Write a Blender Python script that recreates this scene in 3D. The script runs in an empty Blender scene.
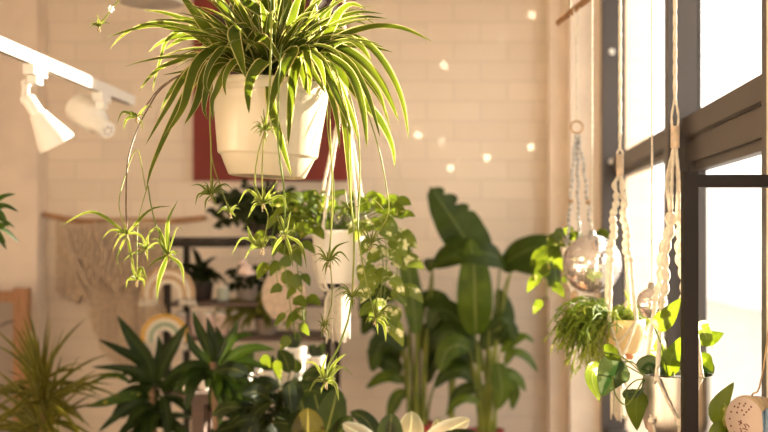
import bpy, math, random
from mathutils import Vector, Matrix, noise
PI = math.pi
C = bpy.context.scene.collection
random.seed(7)
F = 1067.0; CX = 463.0; CY = 242.0; CAMZ = 1.5

def P(px, py, Y):
    return Vector(((px-CX)/F*Y, Y, CAMZ+(CY-py)/F*Y))
def S(px, Y):            # a length of px pixels at depth Y in metres
    return px*Y/F
def rnd(a, b): return random.uniform(a, b)
def lin(h):
    h = h.lstrip('#'); o = []
    for i in (0, 2, 4):
        c = int(h[i:i+2], 16)/255
        o.append(c/12.92 if c <= .04045 else ((c+.055)/1.055)**2.4)
    return (*o, 1)

# ------------------------------------------------------------------ materials
def newmat(name):
    m = bpy.data.materials.new(name); m.use_nodes = True
    nt = m.node_tree
    for n in list(nt.nodes): nt.nodes.remove(n)
    out = nt.nodes.new('ShaderNodeOutputMaterial')
    return m, nt, out
def N(nt, t, **k):
    n = nt.nodes.new(t)
    for a, b in k.items(): setattr(n, a, b)
    return n
def math_(nt, op, a, b=None, c=None):
    n = N(nt, 'ShaderNodeMath', operation=op)
    for i, v in enumerate((a, b, c)):
        if v is None: continue
        if isinstance(v, (int, float)): n.inputs[i].default_value = v
        else: nt.links.new(v, n.inputs[i])
    return n.outputs[0]
def mixc(nt, fac, a, b):
    n = N(nt, 'ShaderNodeMix', data_type='RGBA')
    if isinstance(fac, (int, float)): n.inputs[0].default_value = fac
    else: nt.links.new(fac, n.inputs[0])
    for i, v in ((6, a), (7, b)):
        if isinstance(v, tuple): n.inputs[i].default_value = v
        else: nt.links.new(v, n.inputs[i])
    return n.outputs[2]
def ramp(nt, val, lo, hi):
    n = N(nt, 'ShaderNodeMapRange'); n.clamp = True
    nt.links.new(val, n.inputs[0]); n.inputs[1].default_value = lo; n.inputs[2].default_value = hi
    return n.outputs[0]

def plain(name, col, rough=.5, metal=0, nscale=8, namt=.12, bump=.0, bscale=60, trans=0, spec=.5, stretch=None):
    m, nt, out = newmat(name)
    tc = N(nt, 'ShaderNodeTexCoord')
    vec = tc.outputs['Object']
    if stretch:
        mp = N(nt, 'ShaderNodeMapping'); mp.inputs['Scale'].default_value = stretch
        nt.links.new(vec, mp.inputs[0]); vec = mp.outputs[0]
    no = N(nt, 'ShaderNodeTexNoise'); no.inputs['Scale'].default_value = nscale; no.inputs['Detail'].default_value = 3
    nt.links.new(vec, no.inputs['Vector'])
    dark = tuple(c*(1-namt*2) for c in col[:3])+(1,)
    lite = tuple(min(1, c*(1+namt)) for c in col[:3])+(1,)
    c = mixc(nt, ramp(nt, no.outputs[0], .3, .7), dark, lite)
    b = N(nt, 'ShaderNodeBsdfPrincipled')
    nt.links.new(c, b.inputs['Base Color'])
    b.inputs['Roughness'].default_value = rough; b.inputs['Metallic'].default_value = metal
    b.inputs['Specular IOR Level'].default_value = spec
    if bump:
        n2 = N(nt, 'ShaderNodeTexNoise'); n2.inputs['Scale'].default_value = bscale
        nt.links.new(vec, n2.inputs['Vector'])
        bp = N(nt, 'ShaderNodeBump'); bp.inputs['Strength'].default_value = bump; bp.inputs['Distance'].default_value = .01
        nt.links.new(n2.outputs[0], bp.inputs['Height']); nt.links.new(bp.outputs[0], b.inputs['Normal'])
    if trans:
        t = N(nt, 'ShaderNodeBsdfTranslucent'); nt.links.new(c, t.inputs['Color'])
        mx = N(nt, 'ShaderNodeMixShader'); mx.inputs[0].default_value = trans
        nt.links.new(b.outputs[0], mx.inputs[1]); nt.links.new(t.outputs[0], mx.inputs[2])
        nt.links.new(mx.outputs[0], out.inputs[0])
    else:
        nt.links.new(b.outputs[0], out.inputs[0])
    return m

def leafmat(name, mid, edge=None, e0=.55, e1=.75, trans=.4, rough=.38, rib=None, ribw=.06, patch=None, pscale=30, pth=.55,
            stripes=0, vein=0, var=.18, tcol=None):
    """leaf: u across (0..1), v along; edge = margin colour, rib = midrib colour, patch = variegation"""
    m, nt, out = newmat(name)
    uv = N(nt, 'ShaderNodeUVMap'); sp = N(nt, 'ShaderNodeSeparateXYZ'); nt.links.new(uv.outputs[0], sp.inputs[0])
    a = math_(nt, 'ABSOLUTE', math_(nt, 'MULTIPLY_ADD', sp.outputs[0], 2.0, -1.0))
    geo = N(nt, 'ShaderNodeNewGeometry')
    no = N(nt, 'ShaderNodeTexNoise'); no.inputs['Scale'].default_value = 14
    nt.links.new(geo.outputs['Position'], no.inputs['Vector'])
    d = tuple(x*(1-var*1.8) for x in mid[:3])+(1,)
    l = (min(1, mid[0]*(1+var*2.2)), min(1, mid[1]*(1+var)), mid[2]*(1+var*.5), 1)
    c = mixc(nt, ramp(nt, no.outputs[0], .32, .68), d, l)
    if stripes:
        w = math_(nt, 'SINE', math_(nt, 'MULTIPLY', sp.outputs[0], 38.0))
        c = mixc(nt, math_(nt, 'MULTIPLY', ramp(nt, w, -.2, 1), stripes), c, (min(1, mid[0]*2.2), min(1, mid[1]*1.6), mid[2]*1.6, 1))
    if vein:
        v1 = math_(nt, 'SINE', math_(nt, 'MULTIPLY', math_(nt, 'SUBTRACT', sp.outputs[1], math_(nt, 'MULTIPLY', a, .16)), 95.0))
        c = mixc(nt, math_(nt, 'MULTIPLY', ramp(nt, v1, .3, 1), vein), c, (min(1, mid[0]*2), min(1, mid[1]*1.6), mid[2]*1.5, 1))
    if patch:
        n2 = N(nt, 'ShaderNodeTexNoise'); n2.inputs['Scale'].default_value = pscale; n2.inputs['Detail'].default_value = 4
        nt.links.new(geo.outputs['Position'], n2.inputs['Vector'])
        c = mixc(nt, ramp(nt, n2.outputs[0], pth, pth+.06), c, patch)
    if edge:
        n3 = N(nt, 'ShaderNodeTexNoise'); n3.inputs['Scale'].default_value = 40
        nt.links.new(geo.outputs['Position'], n3.inputs['Vector'])
        aa = math_(nt, 'ADD', a, math_(nt, 'MULTIPLY', math_(nt, 'SUBTRACT', n3.outputs[0], .5), .12))
        c = mixc(nt, ramp(nt, aa, e0, e1), c, edge)
    if rib:
        c = mixc(nt, math_(nt, 'SUBTRACT', 1.0, ramp(nt, a, ribw*.4, ribw)), c, rib)
    b = N(nt, 'ShaderNodeBsdfPrincipled'); b.inputs['Roughness'].default_value = rough
    b.inputs['Specular IOR Level'].default_value = .22
    nt.links.new(c, b.inputs['Base Color'])
    t = N(nt, 'ShaderNodeBsdfTranslucent')
    hs = N(nt, 'ShaderNodeHueSaturation'); hs.inputs['Value'].default_value = 1.7; hs.inputs['Saturation'].default_value = 1.05
    hs.inputs['Hue'].default_value = .485
    nt.links.new(c, hs.inputs['Color'])
    cl = mixc(nt, .75, hs.outputs[0], hs.outputs[0])
    nt.links.new(cl, t.inputs['Color'])
    mx = N(nt, 'ShaderNodeMixShader'); mx.inputs[0].default_value = trans
    nt.links.new(b.outputs[0], mx.inputs[1]); nt.links.new(t.outputs[0], mx.inputs[2])
    nt.links.new(mx.outputs[0], out.inputs[0])
    return m

def brickmat():
    m, nt, out = newmat('painted_brick')
    geo = N(nt, 'ShaderNodeNewGeometry'); sp = N(nt, 'ShaderNodeSeparateXYZ'); nt.links.new(geo.outputs['Position'], sp.inputs[0])
    cb = N(nt, 'ShaderNodeCombineXYZ')
    nt.links.new(math_(nt, 'ADD', sp.outputs[0], .045), cb.inputs[0]); nt.links.new(sp.outputs[2], cb.inputs[1])
    br = N(nt, 'ShaderNodeTexBrick'); br.offset = .5
    br.inputs['Scale'].default_value = 1; br.inputs['Brick Width'].default_value = .258; br.inputs['Row Height'].default_value = .0945
    br.inputs['Mortar Size'].default_value = .0045; br.inputs['Mortar Smooth'].default_value = .6
    br.inputs['Color1'].default_value = WALLC; br.inputs['Color2'].default_value = tuple(c*.93 for c in WALLC[:3])+(1,)
    br.inputs['Mortar'].default_value = tuple(c*.84 for c in WALLC[:3])+(1,)
    nt.links.new(cb.outputs[0], br.inputs['Vector'])
    no = N(nt, 'ShaderNodeTexNoise'); no.inputs['Scale'].default_value = 3; no.inputs['Detail'].default_value = 5
    nt.links.new(geo.outputs['Position'], no.inputs['Vector'])
    c = mixc(nt, math_(nt, 'MULTIPLY', ramp(nt, no.outputs[0], .45, .75), .16), br.outputs[0], (WALLC[0]*.75, WALLC[1]*.68, WALLC[2]*.6, 1))
    b = N(nt, 'ShaderNodeBsdfPrincipled'); b.inputs['Roughness'].default_value = .55
    nt.links.new(c, b.inputs['Base Color'])
    bp = N(nt, 'ShaderNodeBump'); bp.inputs['Strength'].default_value = .5; bp.inputs['Distance'].default_value = .004; bp.invert = True
    nt.links.new(br.outputs['Fac'], bp.inputs['Height'])
    nt.links.new(bp.outputs[0], b.inputs['Normal'])
    nt.links.new(b.outputs[0], out.inputs[0])
    return m

WALLC = (.84, .72, .585, 1)
M = {}
M['brick'] = brickmat()
M['plaster'] = plain('plaster', (.86, .73, .60, 1), .6, namt=.04, bump=.1, bscale=25)
M['ceil'] = plain('ceiling_paint', (.85, .79, .70, 1), .8, namt=.02)
M['floor'] = plain('concrete_floor', (.10, .065, .04, 1), .5, nscale=3, namt=.15, bump=.1)
M['frame'] = plain('window_metal', (.060, .047, .040, 1), .38, .1, namt=.05, nscale=4)
M['black'] = plain('black_steel', (.016, .010, .006, 1), .5, .0, namt=.1, spec=.2)
M['pot'] = plain('cream_plastic', (.82, .73, .56, 1), .26, namt=.02, trans=.25)
M['white'] = plain('white_paint', (.90, .87, .80, 1), .3, namt=.02)
M['ceramic'] = plain('white_ceramic', (.90, .84, .76, 1), .22, namt=.03)
M['pink_ceramic'] = plain('pale_pink_ceramic', (.72, .54, .46, 1), .45, namt=.05)
M['soil'] = plain('soil', (.035, .022, .014, 1), .95, nscale=90, namt=.4, bump=.8, bscale=120)
M['cotton'] = plain('cotton_cord', (.92, .84, .70, 1), .85, nscale=120, namt=.08, bump=.5, bscale=400, trans=.12)
M['cotton_tan'] = plain('tan_cord', (.56, .38, .22, 1), .9, nscale=120, namt=.1, bump=.5, bscale=400)
M['cotton_beige'] = plain('beige_cord', (.70, .55, .40, 1), .9, nscale=60, namt=.12, bump=.5, bscale=300)
M['cotton_ochre'] = plain('ochre_cord', (.72, .44, .10, 1), .9, nscale=100, namt=.08, bump=.5, bscale=400)
M['cotton_sage'] = plain('sage_cord', (.36, .45, .30, 1), .9, nscale=100, namt=.08, bump=.5, bscale=400)
M['cotton_grey'] = plain('grey_cord', (.60, .57, .54, 1), .85, nscale=100, namt=.25, bump=.5, bscale=300)
M['wood'] = plain('warm_wood', (.42, .20, .085, 1), .5, nscale=6, namt=.2, bump=.15, stretch=(12, 12, 1))
M['wood_light'] = plain('pale_wood', (.55, .36, .20, 1), .5, nscale=6, namt=.15, bump=.1, stretch=(1, 12, 12))
M['wood_dark'] = plain('brown_board', (.085, .045, .028, 1), .55, nscale=6, namt=.15, stretch=(1, 12, 12))
M['branch'] = plain('branch_bark', (.45, .24, .11, 1), .7, nscale=40, namt=.2, bump=.5, bscale=60)
M['steel'] = plain('brushed_steel', (.56, .52, .47, 1), .36, 1.0, nscale=5, namt=.05, stretch=(60, 60, 1))
M['mirror'] = plain('mirror_tile', (.95, .94, .93, 1), .12, .85, namt=.02)
M['grout'] = plain('mirror_backing', (.7, .42, .38, 1), .6)
M['red'] = plain('maroon_canvas', (.21, .022, .014, 1), .65, nscale=5, namt=.12, bump=.1, bscale=300)
M['brownpaint'] = plain('brown_paint', (.055, .022, .016, 1), .6, nscale=30, namt=.3)
M['palepaint'] = plain('pale_paint', (.62, .62, .68, 1), .6, nscale=20, namt=.2)
M['peachpaint'] = plain('peach_paint', (.75, .48, .34, 1), .6, nscale=20, namt=.1)
M['redpot'] = plain('red_plastic', (.30, .03, .018, 1), .4, namt=.05)
M['terracotta'] = plain('terracotta', (.55, .20, .07, 1), .7, namt=.08, bump=.1)
M['darkpot'] = plain('dark_pot', (.06, .04, .035, 1), .5)
M['greypot'] = plain('grey_pot', (.33, .26, .21, 1), .6, namt=.06)
M['yellowpot'] = plain('cream_clay', (.86, .70, .40, 1), .5, namt=.05, trans=.35)
M['stem'] = leafmat('green_stem', (.16, .24, .045, 1), trans=.15)
M['palestem'] = leafmat('pale_runner', (.27, .31, .07, 1), trans=.3, var=.1)
M['purplestem'] = plain('purple_runner', (.14, .085, .04, 1), .5, nscale=30)
M['bark'] = plain('plant_bark', (.22, .13, .07, 1), .8, nscale=40, bump=.5)
M['root'] = plain('aerial_root', (.34, .24, .10, 1), .7)
M['petal'] = plain('white_petal', (.92, .9, .84, 1), .5, trans=.4, namt=.02)
M['spider'] = leafmat('spider_leaf', (.065, .105, .010, 1), (.55, .50, .20, 1), .76, .92, trans=.5, rough=.4, stripes=.18)
M['spiderlet'] = leafmat('spider_offset_leaf', (.085, .135, .014, 1), (.36, .37, .12, 1), .62, .9, trans=.36, rough=.4, stripes=.2)
M['pothos'] = leafmat('pothos_leaf', (.095, .15, .014, 1), trans=.42, rough=.3, patch=(.42, .40, .12, 1), pscale=34, pth=.62, rib=(.12, .16, .03, 1))
M['pothos_white'] = leafmat('marble_pothos_leaf', (.12, .18, .025, 1), trans=.40, rough=.28, patch=(.66, .66, .36, 1), pscale=38, pth=.54, rib=(.2, .25, .08, 1))
M['silver_leaf'] = leafmat('silver_vine_leaf', (.045, .075, .02, 1), (.045, .07, .02, 1), .8, .95, trans=.2, rough=.5, patch=(.11, .15, .065, 1), pscale=42, pth=.5, rib=(.02, .055, .01, 1), ribw=.3)
M['heart'] = leafmat('heart_leaf', (.09, .15, .012, 1), trans=.45, rough=.4, rib=(.14, .2, .03, 1))
M['drac'] = leafmat('corn_plant_leaf', (.014, .032, .003, 1), trans=.18, rough=.42, stripes=.3, rib=(.04, .07, .012, 1), ribw=.1)
M['drac_var'] = leafmat('corn_plant_variegated', (.05, .11, .02, 1), trans=.25, rough=.3, patch=(.50, .42, .06, 1), pscale=20, pth=.58)
M['marginata'] = leafmat('dragon_leaf', (.055, .068, .006, 1), (.22, .19, .03, 1), .4, .75, trans=.2, rough=.45)
M['strel'] = leafmat('strelitzia_leaf', (.028, .055, .004, 1), trans=.15, rough=.4, rib=(.10, .13, .03, 1), ribw=.07, vein=.35)
M['strel_light'] = leafmat('strelitzia_young_leaf', (.060, .110, .008, 1), trans=.25, rough=.38, rib=(.20, .23, .06, 1), ribw=.07, vein=.35)
M['strel_stem'] = leafmat('strelitzia_stem', (.17, .22, .04, 1), trans=.1)
M['ficus'] = leafmat('rubber_leaf', (.013, .024, .003, 1), trans=.12, rough=.4, rib=(.12, .12, .03, 1))
M['ficus_olive'] = leafmat('rubber_leaf_olive', (.055, .052, .008, 1), trans=.25, rough=.3, rib=(.26, .22, .05, 1), vein=.2)
M['ficus_cream'] = leafmat('rubber_leaf_cream', (.13, .12, .075, 1), (.18, .165, .11, 1), .6, .9, trans=.35, rough=.25, patch=(.07, .10, .045, 1), pscale=13, pth=.60, rib=(.4, .4, .2, 1))
M['ficus_grey'] = leafmat('rubber_leaf_grey', (.16, .15, .08, 1), (.24, .22, .13, 1), .7, .95, trans=.35, rough=.25, rib=(.4, .38, .2, 1), vein=.2)
M['shrub'] = leafmat('shrub_leaf', (.022, .034, .009, 1), trans=.2, rough=.35)
M['fern'] = leafmat('fern_leaf', (.11, .13, .015, 1), trans=.35, rough=.5)
M['rhip'] = leafmat('rhipsalis_strand', (.17, .27, .03, 1), trans=.45, rough=.45)
M['rhip_pale'] = leafmat('rhipsalis_pale_strand', (.33, .42, .09, 1), trans=.45, rough=.45)
M['jarglass'] = plain('pale_green_glass', (.62, .66, .55, 1), .15, trans=.3)
M['blue'] = plain('blue_fabric', (.20, .30, .40, 1), .8, nscale=60)
M['drum'] = plain('pale_pinkish_wood', (.56, .43, .35, 1), .5, nscale=5, namt=.05, bump=.05)
M['drumrib'] = plain('turned_wood', (.62, .47, .30, 1), .5, nscale=5, namt=.12, stretch=(60, 1, 1))
M['hole'] = plain('burnt_hole', (.16, .05, .035, 1), .8)
M['paving'] = plain('outdoor_paving', (.42, .38, .34, 1), .8)
M['facade'] = plain('pale_render', (.78, .72, .67, 1), .9, nscale=.6, namt=.06)
M['diffuser'] = plain('lamp_diffuser', (.62, .56, .50, 1), .5)

def glassmat():
    m, nt, out = newmat('window_glass')
    tr = N(nt, 'ShaderNodeBsdfTransparent'); tr.inputs[0].default_value = (.97, .98, .98, 1)
    gl = N(nt, 'ShaderNodeBsdfGlossy'); gl.inputs['Roughness'].default_value = .02
    mx = N(nt, 'ShaderNodeMixShader'); mx.inputs[0].default_value = .05
    nt.links.new(tr.outputs[0], mx.inputs[1]); nt.links.new(gl.outputs[0], mx.inputs[2])
    nt.links.new(mx.outputs[0], out.inputs[0]); return m
M['glass'] = glassmat()

# ------------------------------------------------------------------ mesh helper
def catmull(pts, n):
    pts = [Vector(p) for p in pts]
    if len(pts) == 2: return [pts[0].lerp(pts[1], i/n) for i in range(n+1)]
    q = [pts[0]*2-pts[1]]+pts+[pts[-1]*2-pts[-2]]
    L = [0]
    for a, b in zip(pts, pts[1:]): L.append(L[-1]+(b-a).length)
    out = []
    for i in range(n+1):
        d = L[-1]*i/n; k = 0
        while k < len(pts)-2 and d > L[k+1]: k += 1
        t = (d-L[k])/max(1e-9, L[k+1]-L[k])
        p0, p1, p2, p3 = q[k], q[k+1], q[k+2], q[k+3]
        out.append(.5*((2*p1)+(p2-p0)*t+(2*p0-5*p1+4*p2-p3)*t*t+(3*p1-p0-3*p2+p3)*t**3))
    return out

PROF = {
 'grass': lambda t: (.55+.45*min(1, t*2.6))*max(0, 1-t**2.6)**.8,
 'grassn': lambda t: (.4+.6*min(1, t*3.5))*max(0, 1-t**1.8)**.9,
 'lance': lambda t: max(0, math.sin(PI*t**.8))**.75,
 'heart': lambda t: max(0, math.sin(PI*min(1, t**.55)))**.8 if t > .02 else .12,
 'oval': lambda t: max(0, math.sin(PI*t**.92))**.55,
 'paddle': lambda t: max(0, math.sin(PI*t**.72))**.6,
}
class MB:
    def __init__(s): s.v = []; s.f = []; s.uv = []; s.flat = False
    def quad(s, idx, uvs): s.f.append(idx); s.uv.append(uvs)
    def grid(s, rows, closed=False, uvf=None):
        """rows: list of equal-length lists of points"""
        o = len(s.v); R = len(rows); K = len(rows[0])
        for r in rows: s.v.extend(r)
        kk = K if closed else K-1
        for i in range(R-1):
            for j in range(kk):
                j2 = (j+1) % K
                s.quad((o+i*K+j, o+i*K+j2, o+(i+1)*K+j2, o+(i+1)*K+j),
                       ((j/kk, i/(R-1)), ((j+1)/kk, i/(R-1)), ((j+1)/kk, (i+1)/(R-1)), (j/kk, (i+1)/(R-1))))
        return o
    def cap(s, start, K, rev=False):
        idx = [start+j for j in range(K)]
        if rev: idx.reverse()
        s.quad(tuple(idx), tuple((.5, .5) for _ in idx))
    def box(s, a, b, m=None):
        x0, y0, z0 = a; x1, y1, z1 = b
        p = [Vector(q) for q in ((x0,y0,z0),(x1,y0,z0),(x1,y1,z0),(x0,y1,z0),(x0,y0,z1),(x1,y0,z1),(x1,y1,z1),(x0,y1,z1))]
        if m: p = [m @ q for q in p]
        o = len(s.v); s.v += p
        for f in ((0,3,2,1),(4,5,6,7),(0,1,5,4),(1,2,6,5),(2,3,7,6),(3,0,4,7)):
            s.quad(tuple(o+i for i in f), ((0,0),(1,0),(1,1),(0,1)))
        return s
    def tube(s, path, r, k=8, n=None, taper=None, cap=True, mod=None):
        pts = catmull(path, n) if n else [Vector(p) for p in path]
        rows = []; up = None
        for i, p in enumerate(pts):
            t = (pts[min(i+1, len(pts)-1)]-pts[max(i-1, 0)])
            t = t.normalized() if t.length > 1e-9 else Vector((0, 0, 1))
            if up is None: up = t.orthogonal().normalized()
            up = (up-t*up.dot(t)); up = up.normalized() if up.length > 1e-6 else t.orthogonal().normalized()
            sd = t.cross(up)
            f = i/(len(pts)-1)
            rr = r*(taper(f) if taper else 1)
            row = []
            for j in range(k):
                a = 2*PI*j/k; q = rr*(mod(f, a) if mod else 1)
                row.append(p+up*math.cos(a)*q+sd*math.sin(a)*q)
            rows.append(row)
        o = s.grid(rows, closed=True)
        if cap: s.cap(o, k, True); s.cap(o+(len(rows)-1)*k, k)
        return s
    def lathe(s, prof, c=(0,0,0), k=48, m=None):
        """prof: (r, z) list"""
        rows = []
        c = Vector(c)
        for r, z in prof:
            row = []
            for j in range(k):
                a = 2*PI*j/k
                q = Vector((math.cos(a)*r, math.sin(a)*r, z))
                if m: q = m @ q
                row.append(c+q)
            rows.append(row)
        s.grid(rows, closed=True); return s
    def leaf(s, pts, w, prof='grass', nh=(0, -1, .5), fold=.18, n=14, curl=0, k=4, wav=0, twist=0):
        pr = PROF[prof] if isinstance(prof, str) else prof
        c = catmull(pts, n); nh = Vector(nh).normalized()
        rows = []; ph = rnd(0, 6)
        for i, p in enumerate(c):
            t = c[min(i+1, n)]-c[max(i-1, 0)]; t = t.normalized() if t.length > 1e-9 else Vector((0, 0, 1))
            h = nh
            sd = t.cross(h)
            if sd.length < .15: sd = t.cross(h+Vector((.4, .2, .5)))
            sd.normalize(); nn = sd.cross(t).normalized()
            f = i/n
            if twist:
                R = Matrix.Rotation(twist*f, 3, t); sd = R @ sd; nn = R @ nn
            ww = w*.5*pr(f); row = []
            for j in range(k+1):
                u = -1+2*j/k
                dz = fold*abs(u)*ww - curl*ww*u*u
                if wav: dz += wav*ww*math.sin(f*17+ph+(2 if u > 0 else 0))*abs(u)
                row.append(p+sd*u*ww+nn*dz)
            rows.append(row)
        s.grid(rows); return s
    def sphere(s, c, r, k=16, m=10, sc=(1, 1, 1)):
        rows = []
        for i in range(m+1):
            a = PI*i/m
            rows.append([Vector(c)+Vector((math.sin(a)*math.cos(2*PI*j/k)*r*sc[0], math.sin(a)*math.sin(2*PI*j/k)*r*sc[1], -math.cos(a)*r*sc[2])) for j in range(k)])
        s.grid(rows, closed=True); return s
    def build(s, name, mat, parent=None, smooth=True, origin=None, solid=0):
        me = bpy.data.meshes.new(name)
        off = Vector(origin) if origin is not None else Vector((0, 0, 0))
        p = parent
        while p is not None: off = off+p.location; p = p.parent
        me.from_pydata([tuple(v-off) for v in s.v], [], s.f)
        ul = me.uv_layers.new(name='UVMap')
        flat = [c for fu in s.uv for uv in fu for c in uv]
        ul.data.foreach_set('uv', flat)
        for mm in (mat if isinstance(mat, list) else [mat]): me.materials.append(mm)
        if smooth: me.polygons.foreach_set('use_smooth', [True]*len(me.polygons))
        me.validate(); me.update()
        o = bpy.data.objects.new(name, me); C.objects.link(o)
        if origin is not None: o.location = origin
        if parent is not None: o.parent = parent
        if smooth == 'auto':
            md = o.modifiers.new('edge', 'EDGE_SPLIT'); md.split_angle = .7
        if solid:
            md = o.modifiers.new('thick', 'SOLIDIFY'); md.thickness = solid
        return o

def thing(name, label, cat, loc, group=None):
    o = bpy.data.objects.new(name, None); C.objects.link(o); o.empty_display_size = .05
    o.location = loc; o['label'] = label; o['category'] = cat
    if group: o['group'] = group
    return o
def tag(o, label, cat, group=None, kind=None):
    o['label'] = label; o['category'] = cat
    if group: o['group'] = group
    if kind: o['kind'] = kind
    return o
def struct(name, mb, mat, parent=None, smooth=False):
    o = mb.build(name, mat, parent, smooth=smooth)
    if parent is None: o['kind'] = 'structure'
    return o
def bx(*ab):
    m = MB()
    for i in range(0, len(ab), 2): m.box(ab[i], ab[i+1])
    return m

# ------------------------------------------------------------------ the room
ZC = 3.1; XL = -2.7; YB = 5.1; YN = -2.6
struct('floor', bx((XL-.2, YN-.2, -.1), (1.0, YB+.2, 0)), M['floor'])
struct('ceiling', bx((XL-.2, YN-.2, ZC), (1.0, YB+.2, ZC+.1)), M['ceil'])
struct('wall_back', bx((XL-.2, YB, 0), (.9, YB+.2, ZC)), M['brick'])
struct('wall_left', bx((XL-.2, YN-.2, 0), (XL, YB, ZC)), M['plaster'])
# wall behind the camera with a wide unseen window, added for fill light
struct('wall_front', bx((XL, YN-.2, 0), (-2.3, YN, ZC), (.4, YN-.2, 0), (.9, YN, ZC), (-2.3, YN-.2, 0), (.4, YN, 1.5), (-2.3, YN-.2, 2.85), (.4, YN, ZC)), M['plaster'])
XI, XG = .62, .72
# right wall: plinth, lintel, pillars between the windows
struct('wall_right', bx((XI, YN, 0), (.735, 2.18, 1.0), (XI, 2.18, 0), (.735, YB, .6), (XI, YN, 2.85), (.735, YB, ZC),
      (XI, 4.83, .6), (.735, YB, 2.85), (XI, 1.82, 1.0), (.735, 2.18, 2.85), (XI, YN, 1.0), (.735, -1.8, 2.85)), M['plaster'])
struct('pilaster_left', bx((XL, 4.98, 0), ((37-CX)/F*4.98, YB, ZC)), M['plaster'])
struct('pilaster_right', bx((.402, 4.97, 0), (XI, YB, ZC), (.487, 4.85, 0), (XI, 4.97, ZC)), M['plaster'])
# windows
def window(n, y0, y1, mull, sash=False, zs=.6):
    w = bpy.data.objects.new('window_%d' % n, None); C.objects.link(w); w['kind'] = 'structure'
    w.location = (XG, (y0+y1)/2, zs)
    # jambs and head, deep profile standing proud of the glass
    b = MB()
    b.box((XI+.004, y1-.06, zs), (XG+.008, y1, 2.85)); b.box((XI+.004, y0, zs), (XG+.008, y0+.05, 2.85))
    b.box((XI+.02, y0, zs), (XG+.008, y1, zs+.07)); b.box((XI+.02, y0, 2.78), (XG+.008, y1, 2.85))
    for m in mull: b.box((XI+.006, m, zs), (XG+.008, m+.062, 2.85))
    b.build('window_frame', M['frame'], w, smooth=False)
    ys = [y0]+[q for m in mull for q in (m, m+.062)]+[y1]
    t = MB()
    for i in range(0, len(ys), 2):
        a, c = ys[i]+(.05 if i == 0 else 0), ys[i+1]-(.06 if i == len(ys)-2 else 0)
        t.box((.669, a, 1.816), (XG+.008, c, 1.877))
        t.box((.674, a, 1.812), (XG+.006, c, 1.818))
    t.build('transom', M['frame'], w, smooth=False)
    g = MB()
    for i in range(0, len(ys), 2):
        a, c = ys[i]+(.05 if i == 0 else 0), ys[i+1]-(.06 if i == len(ys)-2 else 0)
        g.box((XG-.004, a, zs+.07), (XG+.004, c, 1.816)); g.box((XG-.004, a, 1.877), (XG+.004, c, 2.78))
    g.build('pane', M['glass'], w, smooth=False)
    sb = MB()
    for i in range(0, len(ys), 2):
        a, c = ys[i]+(.05 if i == 0 else 0), ys[i+1]-(.06 if i == len(ys)-2 else 0)
        if sash and i == 0:
            sb.box((.682, a, 1.739), (XG+.008, c, 1.812)); sb.box((.694, a, 1.712), (XG+.008, c, 1.741))
            sb.box((.682, c-.07, zs+.07), (XG+.008, c, 1.74)); sb.box((.682, a, zs+.07), (XG+.008, a+.07, 1.74)); sb.box((.682, a, zs+.07), (XG+.008, c, zs+.15))
        else:
            sb.box((.695, a, 1.785), (XG+.008, c, 1.817))
    sb.build('sash', M['frame'], w, smooth=False)
    # round bolt caps on the jamb
    bc = MB(); R = Matrix.Rotation(PI/2, 4, 'X')
    for (yy, zz) in ((y1-.06, 1.58+.28), (y1-.06, 2.35)):
        bc.lathe([(0, .006), (.012, .006), (.014, 0)], (XI+.045, yy, zz), 16, R)
    bc.build('bolt_cap', M['white'], w)
    return w
window(1, 2.18, 4.83, [3.26], True)
window(2, -1.8, 1.82, [.0], True, 1.0)  # unseen window beside the camera, added to let in more fill
w3 = bpy.data.objects.new('window_3', None); C.objects.link(w3); w3['kind'] = 'structure'; w3.location = (-.95, YN-.1, 1.5)  # unseen rear window, added for frontal fill light
b = MB()
for x in (-2.3, -.98, .34): b.box((x, YN-.14, 1.5), (x+.06, YN-.04, 2.85))
b.box((-2.3, YN-.14, 1.5), (.4, YN-.04, 1.57)); b.box((-2.3, YN-.14, 2.78), (.4, YN-.04, 2.85)); b.build('window_frame', M['frame'], w3, smooth=False)
bx((-2.24, YN-.095, 1.57), (.34, YN-.085, 2.78)).build('pane', M['glass'], w3, smooth=False)
struct('facade_opposite', bx((7, -8, -.3), (7.3, 70, 3.3)), M['facade'])
struct('pavement', bx((.75, -8, -.3), (14, 70, -.12), (-10, -14, -.3), (.9, YN-.2, -.12)), M['paving'])

# ------------------------------------------------------------------ pots
def potmb(c, r_top, r_bot, h, lip=.006, wall=.004, k=40, m=None):
    """open pot, c = centre of base"""
    mb = MB()
    mb.lathe([(0, 0), (r_bot*.96, 0), (r_bot, .003), (r_top*.98, h-.012-lip), (r_top*.98+lip*.6, h-lip*1.6), (r_top+lip*.6, h-.001), (r_top, h),
              (r_top-wall, h-.002), (r_top-wall-.002, h-.02), (r_bot, .02), (0, .02)], c, k, m)
    return mb
def soilmb(c, r):
    mb = MB(); mb.lathe([(0, .006), (r*.5, .005), (r*.9, 0), (r, -.006), (0, -.008)], c, 24); return mb

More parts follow.
